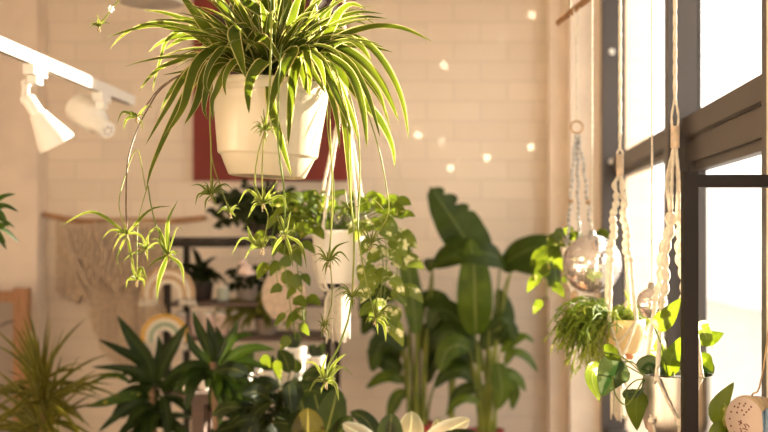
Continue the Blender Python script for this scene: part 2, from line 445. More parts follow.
# ------------------------------------------------------------------ hero: spider plant in a white hanging pot
YS = 2.13
rim = P(271.5, 84, YS); bot = P(267, 177, YS)
tilt = Matrix.Rotation(math.atan2(rim.x-bot.x, rim.z-bot.z), 4, 'Y')
px = S(1, YS)
hero = thing('spider_plant', 'large variegated spider plant with trailing plantlets in a hanging cream pot', 'plant', bot)
mb = MB()
h = 93*px
prof = [(0, .005), (26*px, .005), (27*px, .002), (36*px, .0), (38*px, .002), (46*px, 19*px), (46.5*px, 20*px), (48.5*px, 21*px), (49.5*px, 22.5*px),
        (55.6*px, 71*px), (55.9*px, 74*px), (56.4*px, 75*px), (57*px, 87*px), (58*px, 88*px), (58.4*px, 92*px), (57.4*px, 93.5*px), (56.4*px, 93*px),
        (55*px, 85*px), (54*px, 68*px), (47*px, 24*px), (44*px, 19*px), (30*px, 8*px), (0, 8*px)]
mb.lathe(prof, bot, 72, tilt)
pot = mb.build('pot', M['pot'], hero, smooth='auto')
mb = MB()
for zz in (56*px, 81*px):
    rr = 49.5*px+(zz-22.5*px)/(53.5*px)*7.5*px
    if zz > 80*px: rr = 57*px
    else: rr -= 1*px
    mb.lathe([(rr-.001, zz-.0012), (rr+.0007, zz-.0007), (rr+.0007, zz+.0007), (rr-.001, zz+.0012)], bot, 72, tilt)
mb.build('pot_ridge', M['pot'], pot)
MB().lathe([(0, 0), (24*px, 0), (25*px, .001), (25*px, .004), (0, .004)], bot+Vector((0, 0, .0012)), 40, tilt).build('drain_plug', M['steel'], pot)
soilmb(rim-Vector((0, 0, .012)), 55*px).build('soil', M['soil'], hero)
# thin wires up to one hook
mb = MB(); apex = rim+Vector((0, .0, .52))
for a in (.2, 1.6, 2.95):
    q = rim+Vector((math.cos(a)*59*px, math.sin(a)*59*px, -.004))
    mb.tube([q, q.lerp(apex, .5)+Vector((math.cos(a)*.01, math.sin(a)*.01, 0)), apex], .0011, 6, 8)
mb.tube([apex, Vector((apex.x, apex.y, ZC))], .0016, 6)
mb.build('hanging_wire', M['white'], hero)

cr = P(272, 72, YS)           # crown
def wp(pt, Y0=YS):
    x, y = pt[0], pt[1]; d = pt[2] if len(pt) > 2 else 0
    return P(x, y, Y0+d)
def base_pt(bx_, dy=0):
    return cr+Vector((bx_*px, dy, rnd(-.01, .0)))
lv = MB()
# (points px, width px, base offset px, base dy, depth of middle, depth of tip)
L = [
 ([(225,50),(205,30),(190,22),(178,17),(160,12),(142,10)], 7, .02, .06),
 ([(228,50),(195,35),(172,28),(155,25),(130,30),(107,37)], 5.5, 0, -.02),
 ([(225,52),(205,36),(180,26),(160,23),(140,26),(122,36),(109,50)], 5.5, -.02, .0),
 ([(230,62),(210,56),(190,56.5),(170,57),(145,61),(123,67)], 8.5, -.03, -.05),
 ([(225,55),(215,42),(198,34),(180,36),(160,43),(148,53)], 7, .03, .08),
 ([(225,62),(200,55),(180,60),(160,68),(147,80),(139,92)], 6, .0, .02),
 ([(225,55),(200,30),(178,32),(166,42),(161,58),(156,75),(152,93)], 5, .04, .07),
 ([(230,65),(205,66),(190,70),(175,73),(162,75)], 4, .0, .02),
 ([(245,62),(229,46),(210,51),(197,64),(190,83),(184,105),(176,120),(163,138)], 11, -.10, -.12),
 ([(232,62),(206,60),(191,70),(180,85),(172,100),(160,120),(145,146)], 7.5, -.05, -.06),
 ([(235,60),(212,62),(196,78),(183,100),(172,122),(160,148),(151,170),(146,190)], 8.5, -.07, -.09),
 ([(240,66),(218,62),(205,75),(200,92),(194,108),(184,125)], 9.5, -.08, -.1),
 ([(240,66),(222,66),(212,76),(206,92),(204,110),(208,120)], 8, -.10, -.11),
 ([(243,66),(232,66),(222,78),(216,92),(212,101),(213,121)], 7.5, -.12, -.13),
 ([(250,62),(228,50),(216,56),(208,70),(205,86),(212,96)], 7, -.11, -.12),
 ([(245,66),(222,46),(205,27),(194,12),(183,-2),(176,-12)], 13, -.02, -.05),
 ([(240,60),(220,35),(205,18),(196,8),(188,5)], 10, .03, .05),
 ([(250,62),(238,36),(226,12),(216,-6),(212,-22)], 10, .0, 0),
 ([(252,62),(245,35),(236,10),(226,-12)], 9, .03, .03),
 ([(248,60),(228,38),(212,22),(200,17),(188,20)], 11, .06, .08),
 ([(248,64),(225,45),(205,38),(190,37),(176,42),(165,50)], 8, .02, .04),
 ([(250,64),(228,58),(206,62),(186,72),(170,92),(160,112)], 7, -.02, .0),
 ([(244,66),(224,60),(206,68),(192,88),(180,112)], 8, .0, .0),
 ([(262,58),(250,30),(235,30),(236,42),(241,60),(246,79)], 14, -.12, -.16),
 ([(264,64),(270,62),(262,63),(252,76),(248,92),(249,114)], 12, -.15, -.17),
 ([(276,64),(292,52),(287,64),(278,82),(273,98),(269,116)], 12.5, -.15, -.17),
 ([(283,66),(296,62),(294,80),(291,110),(288,148)], 11, -.13, -.15),
 ([(272,70),(270,85),(272,108),(280,138),(292,178)], 8.5, -.135, -.15),
 ([(285,66),(298,64),(304,76),(306,88),(310,95)], 10, -.13, -.15),
 ([(288,64),(303,60),(312,72),(320,84),(326,94)], 8.5, -.12, -.14),
 ([(265,66),(256,48),(262,38),(274,50),(284,68)], 9, -.10, -.14),
 ([(262,62),(240,60),(228,70),(224,84),(226,96)], 7, -.13, -.14),
 ([(262,66),(240,22),(238,0),(240,-14)], 10, .0, .0),
 ([(268,64),(256,30),(252,5),(256,-20)], 10, .03, .03),
 ([(272,62),(270,30),(272,0),(278,-22)], 11, .02, .0),
 ([(276,62),(286,30),(288,2),(287,-25)], 11, .0, .0),
 ([(280,64),(296,30),(304,0),(306,-20)], 11, .02, .02),
 ([(282,64),(308,25),(318,0),(328,-18)], 10, .04, .05),
 ([(230,-12),(238,-2),(250,5),(262,13),(272,22),(280,32)], 10.5, -.08, -.12, 'free'),
 ([(285,62),(292,20),(300,-2),(315,-14)], 9, -.04, -.05),
 ([(270,62),(262,30),(262,0),(266,-24)], 9, .06, .08),
 ([(290,66),(300,44),(317,50),(330,30),(340,12),(352,4),(366,9)], 11, -.03, -.05),
 ([(290,66),(304,38),(322,24),(345,16),(362,12),(384,14)], 8, .03, .06),
 ([(290,60),(312,35),(335,22),(355,14),(378,26)], 4, .07, .1),
 ([(292,66),(318,50),(340,37),(357,30),(380,26),(405,29),(433,42)], 9, .0, .0),
 ([(300,66),(325,45),(350,37),(367,44),(382,60),(396,84),(404,108),(409,140)], 7.5, .02, .04),
 ([(300,70),(317,60),(333,44),(350,39),(362,48),(372,62)], 11, -.02, -.03),
 ([(300,66),(322,44),(340,48),(358,58),(377,77),(390,100),(399,122)], 10, .0, .03),
 ([(298,70),(318,56),(337,62),(350,74),(358,92),(364,118),(367,149)], 9.5, -.06, -.08),
 ([(300,70),(330,66),(350,84),(364,102),(380,120),(392,145),(395,168)], 9, -.03, -.04),
 ([(296,72),(318,66),(332,80),(341,102),(346,125),(349,165),(351,204)], 8.5, -.07, -.08),
 ([(298,70),(322,62),(336,80),(345,100),(353,120),(358,141)], 7.5, -.02, -.03),
 ([(300,70),(330,60),(355,70),(372,88),(384,108),(391,133)], 5, .05, .07),
 ([(300,68),(325,55),(345,56),(365,75),(380,96),(386,118)], 8, .03, .05),
 ([(296,66),(308,50),(316,58),(322,70),(326,90)], 8, -.12, -.13),
 ([(294,66),(303,48),(308,60),(310,78),(309,98)], 8, -.13, -.14),
 ([(298,68),(316,62),(328,76),(336,94),(344,112),(352,132)], 9, -.09, -.1),
 ([(298,66),(322,50),(346,60),(358,76),(368,96),(376,122),(380,138)], 8, -.04, -.05),
 ([(290,64),(316,40),(336,32),(352,34),(366,44)], 9, .06, .09),
 ([(295,70),(312,66),(322,74),(330,92),(337,120),(340,150)], 6, -.08, -.09),
 ([(300,60),(330,30),(345,22),(360,22),(372,30)], 6, .08, .1),
 ([(292,62),(310,42),(322,30),(330,10),(338,-8)], 9, .05, .06),
]
for e in L:
    pts, w, dm, dt = e[:4]
    n = len(pts)
    q = []
    if len(e) < 5:
        b0 = pts[0]; q.append(base_pt(max(-24, min(24, (b0[0]-272)*.5)), dm*.25))
    for i, (x, y) in enumerate(pts):
        f = (i+1)/n
        d = dm*min(1, f*2) if f < .5 else dm+(dt-dm)*(f-.5)*2
        q.append(P(x, y, YS+d))
    if len(e) < 5: q.pop(1)
    lv.leaf(q, w*px*1.28, 'grass', nh=(rnd(-.25, .25), -1, rnd(.45, .9)), fold=rnd(.12, .32), n=20, twist=rnd(-.5, .5))
# fill: arching leaves all round the crown
for i in range(150):
    az = rnd(0, 2*PI); el = math.radians(rnd(35, 86)); Ln = rnd(.13, .28)
    p = cr+Vector((math.cos(az)*rnd(0, .05), math.sin(az)*rnd(0, .05), -.01)); q = [p.copy()]
    d = Vector((math.cos(az)*math.cos(el), math.sin(az)*math.cos(el), math.sin(el)))
    for k in range(6):
        p = p+d*Ln/6; q.append(p.copy()); d = (d+Vector((0, 0, -rnd(.12, .34)))).normalized()
    if (q[3]-cr).y < -.04 and q[-1].z < cr.z-.03 and abs(q[-1].x-cr.x) < .09: continue
    lv.leaf(q, rnd(.013, .022), 'grass', nh=(rnd(-.3, .3), -.7, 1), fold=rnd(.15, .35), n=12, twist=rnd(-.6, .6))
lv.build('foliage', M['spider'], hero)

def arc(c, tip, lift, Yc, dt):
    x0, y0 = c; x1, y1 = tip[0], tip[1]
    if len(tip) > 2: m = tip[2]
    else: m = ((x0+x1)/2, (y0+y1)/2-lift)
    return [P(x0, y0, Yc), P(m[0], m[1], Yc+dt*.6), P(x1, y1, Yc+dt)]
def plantlet(c, Yc, tips, w=3.5, extra=5, R=9, label=None, flower=None, mat='spiderlet'):
    mb = MB()
    for t in tips:
        ww = t[3] if len(t) > 3 else w
        dist = math.hypot(t[0]-c[0], t[1]-c[1])
        mb.leaf(arc(c, t, dist*.22, Yc, rnd(-.03, .03)), S(ww, Yc)*.82, 'grassn', nh=(rnd(-.3, .3), -1, .5), fold=.2, n=9)
    for i in range(int(extra*2.2)+3):
        a = rnd(0, 2*PI); r = R*rnd(.6, 1.5)
        tp = (c[0]+math.cos(a)*r, c[1]-abs(math.sin(a))*r*rnd(-.5, 1))
        mb.leaf(arc(c, tp, r*.3, Yc, rnd(-.025, .025)), S(w*.62, Yc), 'grassn', nh=(rnd(-.3, .3), -1, .5), fold=.2, n=7)
    o = mb.build('plantlet', M[mat], hero)
    rb = MB()
    rb.sphere(P(c[0], c[1]+.4, Yc), S(1.1, Yc), 10, 6, (1, 1, 1.2))
    for i in range(3):
        rb.tube([P(c[0], c[1], Yc), P(c[0]+rnd(-2, 2), c[1]+3, Yc+rnd(-.004, .004)), P(c[0]+rnd(-3, 3), c[1]+rnd(4, 8), Yc+rnd(-.006, .006))], S(.5, Yc), 5, 5)
    rb.build('root', M['root'], o)
    if flower:
        fb = MB()
        for k in range(6):
            a = k*PI/3+.3
            f0 = P(flower[0], flower[1], Yc); f1 = P(flower[0]+math.cos(a)*4, flower[1]+math.sin(a)*4, Yc-.004)
            fb.leaf([f0, f0.lerp(f1, .5), f1], S(2.6, Yc), 'oval', n=6)
        fb.build('flower', M['petal'], o)
    return o
PL = [
 ((127,234), 2.02, [(60,226,(93,212),5.5),(101,240,(112,230),3.5),(172,206,(150,210),5),(136,275,(131,255),4),(148,244),(113,250),(140,226),(121,268,(117,258))], 3.5, 5),
 ((168,255), 1.98, [(178,200,(168,222),7),(143,243,(157,228),5),(157,301,(159,280),7.5),(184,286,(181,266),5.5),(146,268,(157,260),4.5),(184,232,(177,228),2.5),(160,232,(160,242),5),(150,240,(158,240),4)], 4, 4),
 ((137,280), 2.03, [(126,289,(128,280)),(145,289,(143,280)),(147,281,(141,268),7),(131,262,(133,270),4)], 3, 3),
 ((146,250), 2.06, [(122,262,(132,254)),(148,262),(163,247,(156,243)),(139,232),(152,228)], 3.2, 5),
 ((211,195), 2.06, [(190,186,(200,185)),(195,206,(199,194)),(205,211,(206,201)),(216,207,(215,200)),(233,190,(224,184)),(214,176),(221,180),(198,198)], 3.6, 10, 13),
 ((230,213), 2.08, [(224,199),(236,217,(232,213)),(227,204),(238,205)], 3, 3),
 ((263,204), 1.96, [(238,204,(248,190),4.5),(248,218,(255,205),5),(253,180,(257,192),5),(278,180,(270,192),4.5),(288,211,(281,196),4.5),(273,212,(271,203),4),(266,186),(282,190,(273,194),4)], 4, 6),
 ((262,248), 1.97, [(231,256,(243,238),4),(244,261,(251,249),3.5),(247,225,(252,240),7.5),(260,231,(259,240),4),(279,240,(270,237),4.5),(268,236)], 4, 3),
 ((285,235), 1.99, [(271,256,(277,244),5.5),(293,268,(290,250),5),(307,270,(301,245),4.5),(273,227,(277,215),4),(291,211,(287,224),5),(294,222,(294,230),4),(280,215)], 4, 6),
 ((328,262), 2.05, [(350,241,(336,247),4.5),(350,262,(340,252),4),(312,256,(320,254)),(313,245),(331,243),(322,272),(318,250),(325,276)], 3, 8, 11),
 ((371,244), 2.08, [(352,232,(361,230)),(360,225),(385,233,(378,230)),(379,254,(378,246)),(374,228),(366,256),(390,241)], 2.6, 9, 12),
 ((352,298), 2.04, [(334,293,(343,287)),(340,283),(353,281),(367,299,(361,288)),(353,311),(345,309),(361,286)], 2.8, 9, 12),
 ((324,327), 2.1, [(316,321),(319,312),(331,321),(328,341,(328,331)),(321,339)], 2.2, 7, 9),
 ((376,319), 2.04, [(365,324,(369,317)),(395,307,(387,306),5),(389,326,(384,318)),(386,342,(384,325),5.5),(378,335),(370,300),(381,287,(376,302)),(391,312)], 3, 8, 13),
 ((326,382), 1.95, [(301,364,(314,363),4),(348,352,(334,364),5.5),(353,376,(341,367),4),(339,401,(335,384),5),(309,392,(316,381),4),(328,353,(323,368),5),(321,394,(322,388),3),(337,355,(334,368),4),(344,370,(336,366),4)], 4, 5),
 ((137,117), 2.1, [(117,124,(123,112),4.5),(123,131,(127,119),5),(153,109,(147,106),4),(143,131,(141,121),2.5),(128,112,(132,112),3)], 4, 2),
 ((99,27), 2.1, [(90,18),(97,14),(91,25),(106,18),(104,24)], 3.5, 3, 8),
 ((265,131), 1.94, [(254,124),(256,134),(273,123),(275,133),(263,108),(270,110),(260,115),(276,118),(266,143)], 2.6, 10, 12),
]
for i, p in enumerate(PL):
    plantlet(p[0], p[1], p[2], p[3], p[4], p[5] if len(p) > 5 else 9, flower=(111, 9) if p[0] == (99, 27) else None)
RN = [
 ([(205,68,.0),(182,74,-.02),(160,90,0),(149,107,.0),(138,128,0),(128,160,-.05),(126,200,-.1),(127,234,-.11)], 1.1, 'purplestem'),
 ([(146,190,-.09),(137,150,-.02),(124,180,-.06),(119,205,-.1),(126,232,-.11)], .7, 'palestem'),
 ([(148,185,-.09),(142,205,-.08),(138,225,-.07),(137,250,-.09),(137,280,-.1)], .7, 'palestem'),
 ([(148,186,-.09),(151,205,-.12),(156,225,-.13),(162,240,-.14),(168,255,-.15)], .9, 'stem'),
 ([(240,66,-.03),(216,66,-.06),(210,110,-.08),(211,150,-.07),(211,195,-.07)], 1.1, 'palestem'),
 ([(235,66,-.03),(214,74,-.05),(211,150,-.04),(222,190,-.05),(230,213,-.05)], .8, 'palestem'),
 ([(282,40,0),(273,11,-.12),(271,50,-.18),(269,97,-.19),(265,131,-.19)], 1.4, 'palestem'),
 ([(265,131,-.19),(263,150,-.19),(262,175,-.18),(263,204,-.17)], .9, 'palestem'),
 ([(265,131,-.19),(259,150,-.17),(255,176,-.15),(258,200,-.15),(268,215,-.16),(262,248,-.16)], .9, 'palestem'),
 ([(284,40,0),(280,60,-.17),(278,140,-.16),(284,190,-.14),(285,235,-.14)], 1.2, 'stem'),
 ([(292,60,0),(335,70,-.06),(330,110,-.08),(332,180,-.08),(331,230,-.08),(328,262,-.08)], .9, 'palestem'),
 ([(292,60,0),(340,66,-.03),(362,100,-.04),(378,146,-.05),(386,185,-.05),(388,215,-.05),(371,244,-.05)], 1.0, 'palestem'),
 ([(292,60,0),(330,60,-.06),(346,120,-.08),(350,190,-.09),(354,240,-.1),(352,298,-.09)], 1.3, 'palestem'),
 ([(352,296,-.09),(348,320,-.12),(338,348,-.16),(328,366,-.17),(326,382,-.18)], 1.4, 'stem'),
 ([(292,60,0),(336,70,0),(356,120,-.02),(360,180,-.02),(358,230,-.05),(366,280,-.08),(376,319,-.09)], 1.1, 'palestem'),
 ([(292,60,0),(330,64,-.05),(327,120,-.06),(334,190,-.05),(330,250,-.04),(332,300,-.04),(324,327,-.03)], .8, 'palestem'),
 ([(205,68,0),(182,74,-.02),(160,88,0),(146,106,-.02),(137,117,-.03)], .9, 'purplestem'),
 ([(262,60,-.02),(200,-30,-.03),(150,-32,-.03),(119,0,-.03),(108,14,-.03),(99,27,-.03)], 1.0, 'palestem'),
 ([(345,190,-.07),(350,208,-.08),(372,200,-.06),(384,210,-.05)], .6, 'palestem'),
]
for pts, r, m in RN:
    MB().tube([P(x, y, YS+d) for x, y, d in pts], S(r, YS)*.72, 6, 26).build('runner', M[m], hero)

# ------------------------------------------------------------------ generic plants
def heartleaf(mb, base, direc, size, nh=(0, -1, .6), wid=.72, droop=.25, fold=.12, prof='heart'):
    d = Vector(direc).normalized()
    p1 = base+d*size*.5+Vector((0, 0, .02*size)); p2 = base+d*size+Vector((0, 0, -droop*size))
    mb.leaf([base, p1, p2], size*wid, prof, nh=nh, fold=fold, n=10, curl=.12, wav=.05)
def vine(root, pts, size, spacing, matl, stemr=.0013, start=.0, jit=1.0):
    c = catmull(pts, 40)
    MB().tube(c, stemr, 6).build('vine', M['stem'], root)
    mb = MB(); acc = 0; sd = 1
    for i in range(1, len(c)):
        acc += (c[i]-c[i-1]).length
        if acc >= spacing:
            acc = 0; sd *= -1
            a = rnd(-.5, .5)+(0 if sd > 0 else PI)
            out = Vector((math.cos(a), math.sin(a)*.8-.35, rnd(-.3, .4)))
            b = c[i]+out.normalized()*size*.35
            mb.tube([c[i], c[i].lerp(b, .6)+Vector((0, 0, size*.1)), b], stemr*.6, 5, 5)
            heartleaf(mb, b, out+Vector((0, 0, -rnd(.3, 1.2)*jit)), size*rnd(.75, 1.15), nh=(rnd(-.6, .6), -1, rnd(.0, 1)), droop=rnd(.1, .4))
    return mb.build('foliage', M[matl], root)
def crown(mb, c, R, n, size, nh=None, up=.4, flat=1, wid=.7):
    """cloud of heart leaves round c on little stalks"""
    for i in range(n):
        a = rnd(0, 2*PI); e = rnd(-.2, 1.2); r = R*rnd(.35, 1)
        d = Vector((math.cos(a)*math.cos(e), math.sin(a)*math.cos(e), math.sin(e)*flat))
        b = Vector(c)+d*r
        mb.tube([Vector(c)+d*r*.1, b], .0012, 4, 3)
        heartleaf(mb, b, d+Vector((0, 0, -rnd(.1, .9))), size*rnd(.7, 1.15), nh=(rnd(-.5, .5), -1, rnd(.3, 1.2)), wid=wid)

# ------------------------------------------------------------------ cords
def rope(mb, pts, r, n=None, k=8, tw=260):
    pts = catmull(pts, n or 40)
    Lg = sum((b-a).length for a, b in zip(pts, pts[1:]))
    mb.tube(pts, r, k, mod=lambda f, a: 1+.16*math.cos(2*a-f*Lg*tw))
    return mb
def sinnet(mb, pts, r, bead=.022, n=None):
    """spiral knotted cord: fat beads that wind about the line"""
    c = catmull(pts, 60)
    Lg = sum((b-a).length for a, b in zip(c, c[1:]))
    n = max(24, int(Lg/bead*10)); c = catmull(pts, n); out = []
    for i, p in enumerate(c):
        f = i/n*Lg/bead
        out.append(p+Vector((math.sin(f*PI/2)*r*.35, math.cos(f*PI/2)*r*.35, 0)))
    mb.tube(out, r, 10, mod=lambda f, a: .50+.55*abs(math.sin(f*Lg/bead*PI)))
    return mb
def tassel(mb, c, w, Lg, n=16, r=.0016):
    for i in range(n):
        a = 2*PI*i/n; rr = w*rnd(.1, 1)
        mb.tube([c, c+Vector((math.cos(a)*rr*.9, math.sin(a)*rr*.9, -Lg*.12)), c+Vector((math.cos(a)*rr, math.sin(a)*rr, -Lg*rnd(.85, 1.05)))], r, 5, 5)

# ------------------------------------------------------------------ pothos hanging behind the spider plant
YM = 2.75
pc = P(338, 229, YM)
mid = thing('hanging_pothos', 'trailing pothos in a cream pot hung behind the spider plant\'s plantlets', 'plant', P(338, 283, YM))
R1 = S(26, YM); H1 = S(53, YM)
potmb(P(338, 283, YM), R1, R1*.80, H1).build('pot', M['ceramic'], mid)
soilmb(pc-Vector((0, 0, .012)), R1*.93).build('soil', M['soil'], mid)
mb = MB()
for i in range(70):
    a = rnd(0, 2*PI); r = rnd(.02, .15); e = rnd(.0, 1.1)
    b = pc+Vector((math.cos(a)*r*1.15, math.sin(a)*r*.7, .03+math.sin(e)*.085*(1-r*3)))
    mb.tube([pc+Vector((rnd(-.03, .03), rnd(-.03, .03), -.01)), b], .0012, 4, 4)
    heartleaf(mb, b, (math.cos(a), math.sin(a)*.6-.3, -rnd(-.3, .4)), rnd(.032, .048), nh=(rnd(-.5, .5), -1, rnd(.2, 1.2)))
mb.build('foliage', M['pothos'], mid)
for pts, sz, sp, mm in [
  ([(325,226,0),(300,222,-.08),(285,245,-.1),(288,290,-.1),(296,340,-.1)], .042, .026, 'pothos'),
  ([(325,226,0),(300,232,-.09),(297,262,-.1),(302,300,-.09),(304,322,-.1)], .040, .03, 'pothos'),
  ([(320,226,0),(285,215,-.03),(272,240,-.04),(278,285,-.05)], .045, .03, 'pothos'),
  ([(350,226,0),(378,218,-.06),(386,245,-.08),(385,290,-.08),(380,320,-.08)], .058, .03, 'pothos_white'),
  ([(350,226,0),(380,222,.02),(394,245,.02),(397,275,.02),(393,300,.02)], .058, .03, 'pothos_white'),
  ([(350,226,0),(372,226,-.1),(383,262,-.11),(380,300,-.11)], .05, .03, 'pothos_white')]:
    vine(mid, [P(x, y, YM+d) for x, y, d in pts], sz, sp, mm)
mb = MB()
for (x, y, tx, ty, sz) in ((384,226,397,244,.058), (398,284,408,296,.05), (388,268,380,282,.05), (392,306,396,328,.055), (392,246,404,262,.045), (366,266,358,282,.045), (300,246,290,262,.045), (296,308,306,322,.045)):
    b_ = P(x, y, YM-.06); d_ = P(tx, ty, YM-.09)-b_
    mb.tube([b_+Vector((-.012, .03, .02)), b_+Vector((-.004, .012, .014)), b_], .0011, 5, 5)
    heartleaf(mb, b_, d_, sz, nh=(.35, -1, .5), wid=.85, droop=.1)
mb.build('marbled_leaves', M['pothos_white'], mid)
hg = thing('macrame_hanger', 'white macrame hanger with a long tassel under the cream pot of pothos', 'plant hanger', P(338, 288, YM))
ap = P(344, 92, YM); mb = MB()
kn = P(337, 292, YM)
for a in (2.6, .3, 4.3, 5.6):
    rr = R1+.006
    top = pc+Vector((math.cos(a)*rr, math.sin(a)*rr, .002)); bt = P(338, 284, YM)+Vector((math.cos(a)*rr*.84, math.sin(a)*rr*.84, 0))
    rope(mb, [ap, top, bt, kn], .0038, 40, 8, 200)
rope(mb, [ap, Vector((ap.x, ap.y, ZC))], .004, 60)
mb.build('cord', M['cotton'], hg)
mb = MB(); mb.sphere(kn, .012, 12, 8, (1.2, 1.2, 1)); tassel(mb, kn+Vector((0, 0, .004)), .036, S(50, YM), 70, .0022); mb.build('tassel', M['cotton'], hg)
MB().sphere(ap, .011, 12, 8, (1, 1, 1.6)).build('knot', M['cotton'], hg)

# ------------------------------------------------------------------ things hung at the window from one branch
bA, bB = Vector((.290, 3.24, 2.166)), Vector((.480, 2.10, 2.166))
mb = MB(); pp = catmull([bA, bA.lerp(bB, .3)+Vector((.006, 0, .006)), bA.lerp(bB, .65)+Vector((-.006, 0, -.004)), bB], 40)
mb.tube(pp, .0095, 10, mod=lambda f, a: 1+.12*math.sin(a*3+f*40))
mb.tube([pp[12], pp[12]+Vector((-.02, -.02, .03))], .005, 8, 3)
branch = mb.build('branch', M['branch'], smooth=True, origin=bA.lerp(bB, .5)); tag(branch, 'bare brown branch by the window from which the hanger cords drop', 'branch')
mb = MB()
for f in (.12, .9):
    mb = MB(); q = bA.lerp(bB, f); rope(mb, [q-Vector((0, 0, .012)), Vector((q.x, q.y, ZC))], .002, 50)
    mb.build('hanging_rope', M['cotton'], branch)

# big disco ball
def disco(name, label, c, r, rows, cord_top, cols):
    t = thing(name, label, 'disco ball', c)
    t['group'] = 'mirror balls at the window'
    mb = MB()
    for i in range(rows):
        a0 = PI*i/rows; a1 = PI*(i+1)/rows; am = (a0+a1)/2
        k = max(5, int(cols*math.sin(am)))
        for j in range(k):
            b0 = 2*PI*j/k; b1 = 2*PI*(j+1)/k; g = .06
            A0, A1 = a0+(a1-a0)*g, a1-(a1-a0)*g; B0, B1 = b0+(b1-b0)*g, b1-(b1-b0)*g
            def sp(a, b): return Vector((math.sin(a)*math.cos(b), math.sin(a)*math.sin(b), math.cos(a)))
            q = [sp(A0, B0), sp(A0, B1), sp(A1, B1), sp(A1, B0)]
            n = sp(am, (b0+b1)/2); j1 = Vector((rnd(-.05, .05), rnd(-.05, .05), rnd(-.05, .05)))
            o = len(mb.v)
            for v in q: mb.v.append(c+v*r*1.004+n*((v-n).dot(j1))*r)
            mb.quad((o, o+3, o+2, o+1), ((0, 0), (0, 1), (1, 1), (1, 0)))
    mb.build('mirror_tiles', M['mirror'], t, smooth=False)
    MB().sphere(c, r*.992, 40, 24).build('core', M['grout'], t)
    MB().lathe([(0, .012), (.008, .011), (.010, 0), (.013, -.004)], c+Vector((0, 0, r)), 16).build('cap', M['steel'], t)
    m2 = MB(); rope(m2, [c+Vector((0, 0, r+.006)), cord_top], .0022, 60); m2.build('cord', M['cotton'], t)
    return t
Yd = 2.886
BALL = P(592, 264, Yd); BALL.x = .349
disco('disco_ball', 'large mirror ball, the bigger of two, hanging at the window', BALL, S(29.5, Yd), 26, Vector((.349, Yd, 2.157)), 52)
Yd2 = 2.45
c2 = P(652, 303, Yd2)
disco('disco_ball', 'small mirror ball hanging between the two macrame hangers', c2, S(15.5, Yd2), 18, Vector((c2.x, c2.y, ZC)), 36)

# ring hanger with a vine behind the big ball
Yr = 3.035
rg = thing('ring_hanger', 'grey and white braided hanger on a wooden ring above the large mirror ball', 'plant hanger', P(578, 260, Yr))
rc = P(577, 127, Yr); mb = MB()
mb.tube([rc+Vector((math.cos(a*PI/12)*S(6, Yr), 0, math.sin(a*PI/12)*S(6, Yr))) for a in range(25)], .0035, 8, cap=False)
mb.build('ring', M['wood_light'], rg)
mb = MB(); rope(mb, [rc+Vector((0, 0, S(6, Yr))), P(577, 45, Yr)], .0024, 30)
rope(mb, [P(577, 45, Yr), P(573.5, 8, Yr)], .0018, 16); rope(mb, [P(577, 45, Yr), P(580, 2, Yr-.02)], .0018, 16)
mb.build('cord', M['cotton'], rg)
PR = Vector((rc.x, Yr+.03, P(0, 245, Yr).z))
mb = MB(); mc = MB()
for xs, dY in (((576, 573, 570, 567), -.03), ((578, 584, 588, 593), -.02)):
    sinnet(mb, [P(xs[0], 134, Yr), P(xs[1], 168, Yr+dY*.3), P(xs[2], 203, Yr+dY*.6), P(xs[3], 245, Yr)], .0055, .016)
sinnet(mb, [P(577, 134, Yr), P(578, 190, Yr+.05), P(579, 245, Yr+.09)], .0055, .016)
mb.build('braid', M['cotton_grey'], rg)
for x, y in ((571, 201), (588, 202)): MB().sphere(P(x, y, Yr-.018), .0075, 12, 8).build('bead', M['wood_light'], rg)
MB().sphere(P(575, 297, Yr+.01), .012, 14, 10, (1, 1, 1.8)).build('bead', M['wood_light'], rg)
mb = MB(); tk = P(575, 303, Yr+.02)
for q in (P(567, 245, Yr), P(593, 245, Yr), P(579, 245, Yr+.09)):
    rope(mb, [q, q.lerp(tk, .5)+Vector((q.x-tk.x, 0, 0))*.45+Vector((0, .035, 0)), tk], .0026, 20)
tassel(mb, tk, .016, .13, 18); mb.build('tassel', M['cotton'], rg)
vn = thing('ivy_plant', 'leafy green vine trailing behind the large mirror ball', 'plant', Vector((rc.x+.01, Yr+.03, P(0, 282, Yr).z)))
potmb(Vector((rc.x+.01, Yr+.035, P(0, 285, Yr).z)), .052, .036, S(38, Yr)).build('pot', M['ceramic'], vn)
soilmb(Vector((rc.x+.01, Yr+.035, P(0, 250, Yr).z)), .047).build('soil', M['soil'], vn)
mb = MB()
for i in range(14):
    a = rnd(0, 2*PI); b = Vector((rc.x+.01+math.cos(a)*.05, Yr+.035+math.sin(a)*.05, P(0, 242, Yr).z+rnd(0, .02)))
    heartleaf(mb, b, (math.cos(a), math.sin(a)-.2, .3), rnd(.04, .06), nh=(rnd(-.4, .4), -1, .8))
for (x, y, dx, dy, s) in ((562, 245, -14, -4, .055), (553, 250, -16, 6, .06), (566, 238, 8, -14, .05), (572, 240, 6, -8, .04), (548, 262, -10, 12, .06)):
    b = P(x, y, 3.1); heartleaf(mb, b, P(x+dx, y+dy, 3.08)-b, s, nh=(rnd(-.3, .3), -1, .5), wid=.8)
mb.build('foliage', M['pothos'], vn)
vine(vn, [P(575, 248, 3.07), P(562, 242, 3.1), P(548, 256, 3.12), P(546, 285, 3.12), P(548, 300, 3.12)], .055, .03, 'pothos')
vine(vn, [P(575, 248, 3.07), P(566, 245, 3.13), P(556, 262, 3.15), P(556, 290, 3.15)], .05, .028, 'pothos')

